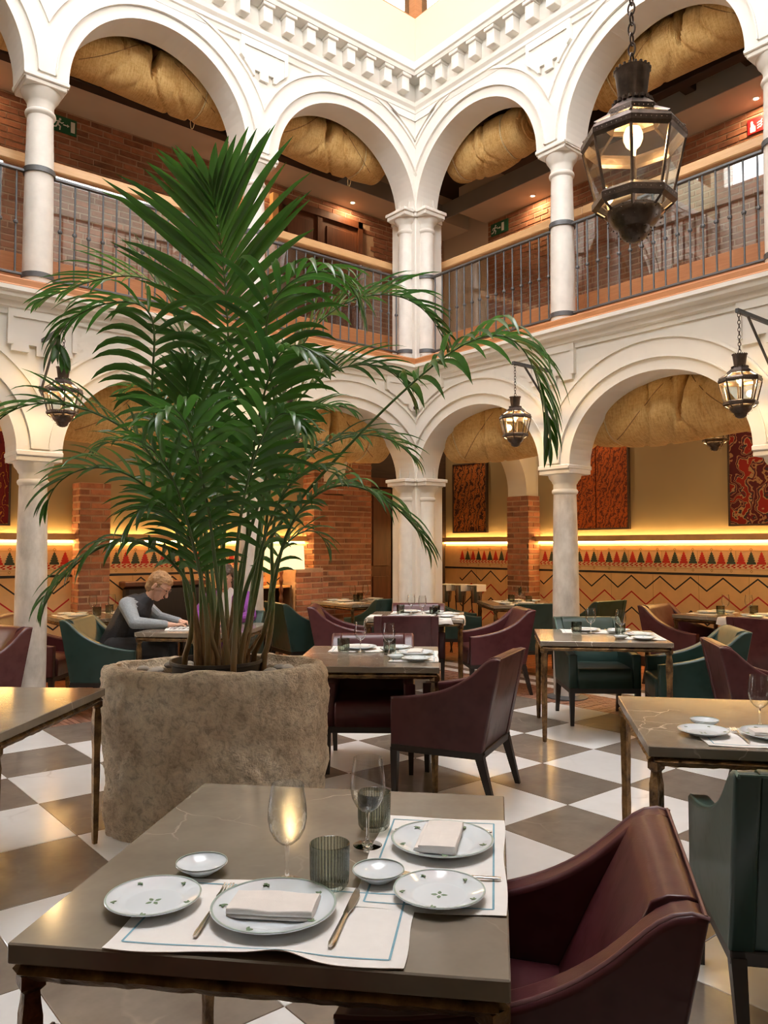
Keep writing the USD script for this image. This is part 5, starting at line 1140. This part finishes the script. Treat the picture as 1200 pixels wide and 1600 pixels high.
FRONDS = [
    ([[0.002,-0.0,0.868],[0.039,-0.03,1.814],[0.009,-0.067,2.765],[-0.136,-0.156,3.41]], 0.63, 0.775, 'c', 0.2, 0.046),
    ([[-0.062,0.054,0.868],[-0.184,0.032,1.669],[-0.382,0.012,2.369],[-0.458,-0.048,2.714],[-0.657,0.056,2.706],[-0.821,0.069,2.414]], 0.52, 0.397, 'h', 0.75, 0.036),
    ([[-0.014,0.074,0.861],[-0.005,0.19,1.825],[-0.025,0.33,2.584],[-0.175,0.516,3.057],[-0.436,0.795,3.073],[-0.657,1.04,2.971]], 0.48, 0.473, 'h', 0.3, 0.032),
    ([[0.099,-0.081,0.868],[0.208,-0.11,1.675],[0.326,-0.147,2.331],[0.52,-0.246,2.785],[0.804,-0.421,2.949],[1.123,-0.624,2.698]], 0.46, 0.473, 'h', 0.42, 0.036),
    ([[0.059,-0.109,0.874],[0.072,-0.304,1.698],[0.034,-0.519,2.24],[-0.055,-0.629,2.656],[0.013,-0.808,2.782],[0.167,-1.059,2.598]], 0.5, 0.454, 'h', 0.85, 0.036),
    ([[0.11,-0.089,0.868],[0.21,-0.173,1.673],[0.303,-0.25,2.205],[0.466,-0.324,2.43],[0.689,-0.448,2.514],[0.916,-0.575,2.34]], 0.5, 0.435, 'h', 0.45, 0.034),
    ([[0.131,-0.107,0.868],[0.226,-0.248,1.566],[0.411,-0.524,1.941],[0.665,-0.858,2.335],[0.855,-1.139,2.547],[1.017,-1.458,1.999]], 0.62, 0.473, 'h', 0.8, 0.04),
    ([[-0.095,0.08,0.868],[-0.229,0.069,1.669],[-0.411,0.098,2.037],[-0.668,0.188,2.191],[-0.875,0.237,2.207],[-1.107,0.307,2.031]], 0.44, 0.416, 'h', 0.4, 0.03),
    ([[-0.1,0.024,0.874],[-0.245,-0.102,1.496],[-0.454,-0.174,1.75],[-0.625,-0.155,1.852],[-0.801,-0.132,1.843],[-0.93,-0.086,1.673]], 0.46, 0.397, 'h', 0.5, 0.034),
    ([[-0.09,0.015,0.874],[-0.197,-0.081,1.261],[-0.342,-0.083,1.43],[-0.519,-0.059,1.511],[-0.723,-0.012,1.432],[-0.891,0.066,1.186]], 0.38, 0.378, 'h', 0.75, 0.034),
    ([[0.147,-0.121,0.868],[0.227,-0.249,1.358],[0.294,-0.365,1.669],[0.411,-0.525,1.803],[0.565,-0.714,1.749],[0.728,-0.91,1.463]], 0.44, 0.416, 'h', 0.65, 0.034),
    ([[0.131,-0.107,0.868],[0.275,-0.104,1.461],[0.422,-0.103,1.903],[0.662,-0.179,2.101],[0.895,-0.25,2.152],[1.134,-0.387,1.983]], 0.46, 0.397, 'h', 0.55, 0.032),
    ([[0.041,-0.156,0.881],[-0.014,-0.355,1.66],[-0.076,-0.55,2.095],[-0.08,-0.731,2.379],[-0.099,-0.9,2.405],[-0.052,-1.062,2.323]], 0.5, 0.397, 'c', 0.35, 0.034),
    ([[-0.059,-0.072,0.881],[-0.148,-0.121,1.665],[-0.212,-0.129,2.132],[-0.274,-0.139,2.392]], 0.6, 0.397, 'c', 0.25, 0.034),
    ([[0.097,0.105,0.848],[0.165,0.295,1.688],[0.183,0.465,2.324],[0.202,0.572,2.745]], 0.6, 0.435, 'c', 0.25, 0.034),
    ([[-0.102,-0.098,0.888],[-0.245,-0.286,1.335],[-0.393,-0.409,1.648],[-0.538,-0.474,1.878],[-0.656,-0.498,1.955]], 0.42, 0.397, 'h', 0.4, 0.034),
    ([[-0.002,0.127,0.854],[0.05,0.391,1.498],[-0.005,0.682,1.934],[-0.138,0.916,2.145],[-0.276,1.092,2.11]], 0.44, 0.397, 'h', 0.45, 0.032),
    ([[0.209,-0.049,0.854],[0.351,0.018,1.239],[0.472,0.04,1.498],[0.586,0.007,1.575],[0.717,-0.041,1.46]], 0.46, 0.303, 'h', 0.5, 0.028),
    ([[-0.065,-0.19,0.894],[-0.242,-0.412,1.495],[-0.446,-0.611,1.932],[-0.597,-0.732,2.076],[-0.729,-0.807,1.997]], 0.46, 0.397, 'h', 0.6, 0.034),
    ([[-0.047,-0.205,0.894],[-0.145,-0.492,1.558],[-0.197,-0.757,1.938],[-0.205,-0.935,2.063],[-0.196,-1.127,1.985]], 0.46, 0.397, 'h', 0.6, 0.034),
    ([[0.149,0.247,0.828],[0.247,0.534,1.698],[0.3,0.736,2.206],[0.464,0.969,2.511]], 0.46, 0.416, 'h', 0.6, 0.034),
    ([[-0.059,-0.072,0.881],[-0.202,-0.2,1.332],[-0.342,-0.267,1.59],[-0.5,-0.321,1.678],[-0.63,-0.336,1.584]], 0.44, 0.378, 'h', 0.65, 0.032),
    ([[0.052,-0.164,0.881],[0.074,-0.306,1.395],[0.1,-0.45,1.693],[0.148,-0.613,1.85],[0.216,-0.793,1.841]], 0.46, 0.378, 'h', 0.6, 0.032),
    ([[0.042,0.151,0.848],[0.123,0.391,1.613],[0.089,0.665,2.179],[0.006,0.919,2.49],[-0.101,1.13,2.509]], 0.46, 0.397, 'h', 0.35, 0.032),
    ([[0.175,0.041,0.848],[0.418,0.207,1.692],[0.608,0.296,2.104],[0.844,0.284,2.373],[1.077,0.214,2.39]], 0.46, 0.397, 'h', 0.45, 0.032),
]

palm = thing('potted_palm', 'tall feathery green palm rising from the stone trough', 'palm', (PX, PY, 0))
rightv = np.array([_c, -_s, 0.0]); rp = random.Random(11)
def leaflet(p, dirv, nrm, L, w, droop):
    """a folded, tapering blade that starts along dirv and bends down under its weight"""
    K = 8; t = np.linspace(0, 1, K); d = dirv / np.linalg.norm(dirv); P = [p]; cur = d.copy()
    for k in range(1, K):
        cur = cur + np.array([0, 0, -1.0]) * droop * (.10 + .30 * t[k] ** 1.3); cur /= np.linalg.norm(cur); P.append(P[-1] + cur * L / (K - 1))
    P = np.array(P); T = np.gradient(P, axis=0); T /= np.linalg.norm(T, axis=1, keepdims=True)
    S = np.cross(T, nrm); S /= np.maximum(np.linalg.norm(S, axis=1, keepdims=True), 1e-6); Nn = np.cross(S, T)
    ww = w * np.array([.35, .8, 1, 1, .92, .74, .45, .03])[:, None] / 2
    Lf, Rt = P - S * ww + Nn * ww * .45, P + S * ww + Nn * ww * .45
    V = np.vstack([Lf, P, Rt]); F = []
    for k in range(K - 1): F += [[k, K + k, K + k + 1, k + 1], [K + k, 2 * K + k, 2 * K + k + 1, K + k + 1]]
    return V, np.array(F)
ALL = []
for fi, (pts, t0, Lm, sd, droop, w) in enumerate(FRONDS):
    C = spline(pts, 60) if len(pts) > 2 else bez(pts, 60)
    # the frond starts in the pot: spread the petioles over the crown of stems
    off = np.array([rp.uniform(-.08, .08), rp.uniform(-.08, .08), 0]) ; fade = np.clip(1 - np.linspace(0, 1, 60) * 3, 0, 1)[:, None]; C = C + off * fade; C[0, 2] = .76
    rad = np.interp(np.linspace(0, 1, 60), [0, .15, .5, 1], [.017, .012, .0075, .0025])
    fr = obj('frond', tube(C, rad, 7), 'palm_stem', palm, 60)
    k0 = int(t0 * 59); seg = C[k0:]; LL = np.r_[0, np.cumsum(np.linalg.norm(np.diff(seg, axis=0), axis=1))]; n = max(10, int(LL[-1] / (.043 if fi == 0 else .056)))
    T_ = np.gradient(C, axis=0)
    for i in range(n):
        u = (i + .5) / n; s = u * LL[-1]; p = np.array([np.interp(s, LL, seg[:, q]) for q in range(3)]); T = np.array([np.interp(s, LL, T_[k0:, q]) for q in range(3)]); T /= np.linalg.norm(T)
        side = rightv if sd == 'c' else np.cross(T, [0, 0, 1.0]); side = side - T * (side @ T); side /= np.linalg.norm(side); nrm = np.cross(side, T)
        if nrm[2] < 0 and sd != 'c': nrm = -nrm
        prof = (.62 + .38 * math.sin(min(u * 1.5, 1) * PI / 2)) * (1 - .72 * max(0, (u - .45) / .55) ** 1.6)
        ang = math.radians((60 if fi == 0 else 62 if sd == 'h' else 50) - (40 if sd == 'h' or fi == 0 else 32) * u)
        for sg in (-1, 1):
            L = Lm * prof * rp.uniform(.8, 1.1); d = T * math.cos(ang + rp.uniform(-.13, .13)) + sg * side * math.sin(ang) + nrm * (.25 + rp.uniform(-.16, .2)) * (1 if sd == 'h' else .35)
            if i == n - 1: d = T + sg * side * .25
            ALL.append((fr, leaflet(p, d, nrm, L, w * rp.uniform(.85, 1.1), droop * rp.uniform(.6, 1.5))))
cs = np.array([m[0].mean(0) for _, m in ALL]) + [PX, PY, 0]; dd = proj(cs)[:, 2] - 6 * np.array([np.linalg.norm(m[0][0] - m[0][7]) for _, m in ALL]); dd[~seen(cs, 0)] = 99
big = set(np.argsort(dd)[:300].tolist())
for i, (fr, m) in enumerate(ALL):
    if i in big: obj('leaflet', m, 'palm_leaf', fr, True)
obj('leaflets', cat(*[m for i, (_, m) in enumerate(ALL) if i not in big]), 'palm_leaf', palm, True, kind='stuff')
for k in range(12):
    a = rp.uniform(0, 2 * PI); r = rp.uniform(.03, .15); tip = np.array([r * 1.6 * math.cos(a), r * 1.6 * math.sin(a), rp.uniform(1.0, 1.32)]); b0 = np.array([r * math.cos(a), r * math.sin(a), .78])
    obj('leaf_sheath', tube(np.linspace(b0, tip, 8), [.026, .028, .026, .022, .018, .013, .008, .003], 7), 'palm_sheath', palm, 60)
for k, (dx, lean) in enumerate(((.10, .35), (.17, .02))):
    b0 = np.array([_c * dx, -_s * dx, .785]); obj('cut_stalk', tube([b0, b0 + [_c * lean * .4, -_s * lean * .4, .22 if lean > .1 else .14]], [.010, .008], 6), 'palm_sheath', palm, 60)
# ================================================================== PEOPLE
pm('skin', (.62, .36, .26), .5, var=.06, scale=20)
pm('hair_ginger', (.36, .20, .09), .6, var=.35, scale=40, bump=.5, bscale=90)
pm('hair_dark', (.05, .03, .02), .55, var=.35, scale=40, bump=.5, bscale=90)
pm('vest_black', (.016, .016, .020), .7, var=.3, scale=14, bump=.3)
pm('sleeve_grey', (.30, .34, .37), .9, var=.15, scale=60, bump=.3, bscale=200)
pm('purple_knit', (.20, .045, .26), .9, var=.15, scale=60, bump=.3, bscale=200)
pm('scarf_white', (.72, .72, .74), .9, var=.1, scale=40)
pm('beige_knit', (.58, .50, .38), .9, var=.2, scale=50, bump=.4, bscale=180)
pm('dark_cloth', (.025, .026, .03), .85, var=.2, scale=30)
pm('lip', (.42, .14, .12), .5)
_sph = np.array(trimesh.creation.icosphere(1, 1.0).vertices)
def bones(B, ref=.018, it=8):
    """union of hulls of spheres ((p, r), (q, s)), refined and smoothed into one surface"""
    M = m3.Manifold()
    for b in B:
        M += m3.Manifold.hull_points(np.vstack([_sph * r + np.asarray(p, float) for p, r in b]))
    m = M.refine_to_length(ref).to_mesh(); t = trimesh.Trimesh(m.vert_properties[:, :3], m.tri_verts, process=True); trimesh.smoothing.filter_taubin(t, .5, .53, iterations=it)
    return np.array(t.vertices), np.array(t.faces)
def person(label, loc, rz, J, top, arm, leg, hair, vest=None, glasses=False, scarf=None):
    """seated figure; x ahead, y left. J = joints: hip, chest, neck, head, pitch (head), and for each side elbow, wrist, tip"""
    t = thing('person', label, 'person', loc, rz)
    v3 = lambda *a: np.array(a, float)
    hip, ch, nk, hd = (np.array(J[k], float) for k in ('hip', 'chest', 'neck', 'head')); p = math.radians(J['pitch'])
    R = np.array([[math.cos(p), 0, math.sin(p)], [0, 1, 0], [-math.sin(p), 0, math.cos(p)]])
    H = lambda x, y, z: hd + R @ v3(x, y, z)
    sh = {s: ch + v3(-.01, .165 * s, .06) for s in (-1, 1)}
    kn = {s: hip + v3(.43, .12 * s, -.03) for s in (-1, 1)}; an = {s: v3(kn[s][0] + .02, kn[s][1], .09) for s in (-1, 1)}
    E = {s: np.array(J['elbow'][s], float) for s in (-1, 1)}; Wr = {s: np.array(J['wrist'][s], float) for s in (-1, 1)}; Tp = {s: np.array(J['tip'][s], float) for s in (-1, 1)}
    B = [[(hip, .11), (ch, .12)], [(ch, .10), (nk, .052)], [(nk, .05), (H(-.01, 0, -.05), .055)],
         [(H(-.02, 0, .035), .088), (H(.02, 0, .03), .082)], [(H(.02, 0, .02), .075), (H(.05, 0, -.085), .036)], [(H(.088, 0, .012), .013), (H(.112, 0, -.028), .015)], [(H(.07, -.035, .035), .022), (H(.07, .035, .035), .022)], [(H(.07, 0, -.062), .026), (H(.06, 0, -.062), .03)]]
    for s in (-1, 1):
        B += [[(H(-.01, .088 * s, .02), .016), (H(-.015, .09 * s, -.02), .012)], [(sh[s], .06), (E[s], .042)], [(E[s], .042), (Wr[s], .027)], [(ch, .09), (sh[s], .06)], [(hip + v3(0, .09 * s, -.02), .10), (kn[s], .062)], [(kn[s], .06), (an[s], .04)]]
        f = Tp[s] - Wr[s]; L = np.linalg.norm(f); f = f / L; lat = np.cross([0, 0, 1.0], f); lat /= np.linalg.norm(lat); pm_ = Wr[s] + f * .085
        B.append([(Wr[s], .026), (pm_ + lat * .026, .013), (pm_ - lat * .026, .013)])
        for k, (o, l) in enumerate(((-.030, .066), (-.010, .078), (.010, .072), (.030, .056))):
            a = pm_ + lat * o; m_ = a + f * l * .5 + v3(0, 0, .006); e = a + f * l + lat * o * .25 + v3(0, 0, -.012); B += [[(a, .0095), (m_, .009)], [(m_, .009), (e, .0075)]]
        th = Wr[s] + f * .03 - lat * .03 * s; B += [[(th, .012), (th + f * .04 - lat * .022 * s, .010)], [(th + f * .04 - lat * .022 * s, .010), (th + f * .066 - lat * .018 * s, .008)]]
    obj('body', bones(B, .012, 6), 'skin', t, 60)
    for s in (-1, 1):
        obj('eye', tf((_sph * [.006, .012, .007], np.array(trimesh.creation.icosphere(1).faces)), H(.0905, .033 * s, .022), M=R), 'dark_cloth', t, 60)
        obj('eyebrow', tube([H(.094, .018 * s, .045), H(.094, .035 * s, .05), H(.083, .052 * s, .045)], .004, 6), hair, t, 60)
    obj('lips', tube([H(.094, -.022, -.060), H(.100, 0, -.057), H(.094, .022, -.060)], [.003, .006, .003], 6), 'lip', t, 60)
    hv, hf = bones([[(H(-.025, 0, .045), .098), (H(.015, 0, .055), .088)], [(H(-.04, 0, .03), .085), (H(-.045, 0, -.045), .06)]] + ([[(H(-.06, 0, -.02), .075), (H(-.06, 0, -.12), .07)]] if hair == 'hair_dark' else []), .010, 4)
    nrm = hv - hd; nrm /= np.linalg.norm(nrm, axis=1, keepdims=True); hv = hv + nrm * ((meshkit.fbm(hv * 55, 3, 3) - .5) * .022)[:, None]
    loc_ = (hv - hd) @ R; keep = ~((loc_[:, 0] > .035) & (loc_[:, 2] < .075)); tri = keep[hf].all(1); hf = hf[tri]
    obj('hair', (hv, hf), hair, t, 60)
    tor = [[(hip + v3(-.01, 0, 0), .145), (ch, .142)], [(ch, .12), (nk + (ch - nk) * .25, .066)]] + [[(ch, .115), (sh[s], .074)] for s in (-1, 1)]
    slv = [[(sh[s], .074), (E[s], .056)] for s in (-1, 1)] + [[(E[s], .056), (Wr[s] - (Wr[s] - E[s]) * .08, .036)] for s in (-1, 1)]
    obj('jumper', bones(tor + slv, .016, 6), arm, t, 60)
    if vest: obj('vest', bones([[(a, r + .012) for a, r in b] for b in tor[:2]] + [[(ch, .128), (ch + (sh[s] - ch) * .72, .084)] for s in (-1, 1)], .018, 6), vest, t, 60)
    obj('trousers', bones([[(hip, .148), (hip + v3(.08, 0, -.02), .13)]] + [[(hip + v3(.02, .09 * s, -.01), .115), (kn[s], .076)] for s in (-1, 1)] + [[(kn[s], .074), (an[s] + v3(0, 0, .03), .056)] for s in (-1, 1)], .02, 6), leg, t, 60)
    for s in (-1, 1): obj('shoe', bones([[(an[s] + v3(-.03, 0, -.04), .045), (an[s] + v3(.05, 0, -.05), .04)], [(an[s] + v3(.05, 0, -.05), .04), (an[s] + v3(.15, 0, -.056), .033)]], .015, 4), 'wenge', t, 60)
    if glasses:
        g = [tube([H(.104, y0 * s + .022 * math.cos(q), .018 + .016 * math.sin(q)) for q in np.linspace(0, 2 * PI, 17)], .0018, 5, close=False) for s in (-1, 1) for y0 in (.034,)]
        g += [tube([H(.106, -.013, .02), H(.108, .013, .02)], .0018, 5)] + [tube([H(.102, .055 * s, .022), H(.0, .090 * s, .028)], .0018, 5) for s in (-1, 1)]
        obj('eyeglasses', cat(*g), 'silver', t, 60)
    if scarf: obj('scarf', bones([[(nk + v3(.02, 0, -.03), .075), (nk + v3(-.02, 0, -.02), .07)], [(nk + v3(.06, .02, -.06), .05), (ch + v3(.13, .03, -.10), .035)]], .015, 5), scarf, t, 60)
    return t
person('person in dark vest and grey sleeves with glasses, leaning over the table to read', (2.72, 7.05, 0), -43,
       dict(hip=(.02, 0, .60), chest=(.17, 0, .91), neck=(.30, 0, 1.03), head=(.385, 0, 1.125), pitch=38, elbow={-1: (.27, -.27, .825), 1: (.30, .26, .825)}, wrist={-1: (.52, -.15, .80), 1: (.55, .12, .80)}, tip={-1: (.66, -.05, .785), 1: (.70, .04, .785)}),
       None, 'sleeve_grey', 'dark_cloth', 'hair_ginger', vest='vest_black', glasses=True)
person('person in a purple top with white scarf, seated beyond the reading table behind palm stems', (3.69, 6.81, 0), 226,
       dict(hip=(-.10, 0, .60), chest=(-.08, 0, .93), neck=(-.02, 0, 1.07), head=(.04, 0, 1.175), pitch=25, elbow={-1: (.06, -.26, .83), 1: (.06, .26, .83)}, wrist={-1: (.28, -.12, .80), 1: (.28, .12, .80)}, tip={-1: (.43, -.03, .785), 1: (.43, .04, .785)}),
       None, 'purple_knit', 'purple_knit', 'hair_dark', scarf='scarf_white')
person('person in a beige striped sweater, only an elbow showing at the left edge', (1.40, 6.78, 0), 200,
       dict(hip=(.0, 0, .60), chest=(.0, 0, .96), neck=(.04, 0, 1.13), head=(.07, 0, 1.25), pitch=10, elbow={-1: (.10, -.27, .74), 1: (.04, .28, .745)}, wrist={-1: (.30, -.20, .66), 1: (.28, .20, .66)}, tip={-1: (.46, -.15, .64), 1: (.44, .15, .64)}),
       None, 'beige_knit', 'dark_cloth', 'hair_dark')
# what they read
pm('newsprint', (.72, .72, .70), .9, var=.05); pm('print_ink', (.18, .17, .17), .9, var=.5, scale=40)
for k, (u, v, a, w, h) in enumerate(((-.17, .17, 10, .30, .22), (.18, .12, -150, .34, .24))):
    t = thing('magazine', ('open printed magazine on the reading table under the hands of the reader', 'open printed magazine on the reading table before the person in purple')[k], 'magazine', on('reading', u, v), TB['reading'][2] + a)
    for s in (-1, 1):
        x = np.linspace(0, w / 2, 9); z = .002 + .010 * np.sin(np.clip(x / (w / 2), 0, 1) * PI) ; V = []
        for y in (-h / 2, h / 2):
            for xx, zz in zip(x, z): V.append((s * xx, y, zz + .001))
        V = np.array(V); F = np.array([[i, i + 1, 10 + i, 9 + i] for i in range(8)]); n = len(V); obj('page', (np.vstack([V, V - [0, 0, .0015]]), np.vstack([F, F[:, ::-1] + n])), 'newsprint', t, 50)
        pr = [bx(s * w * .06 if s > 0 else -w * .44, s * w * .44 if s > 0 else -w * .06, -h * .4 + q * h * .17, -h * .4 + q * h * .17 + h * (.10 if q % 2 else .05), .0125, .0132) for q in range(5)]
        obj('printed_block', cat(*pr), 'print_ink', t, kind='stuff')
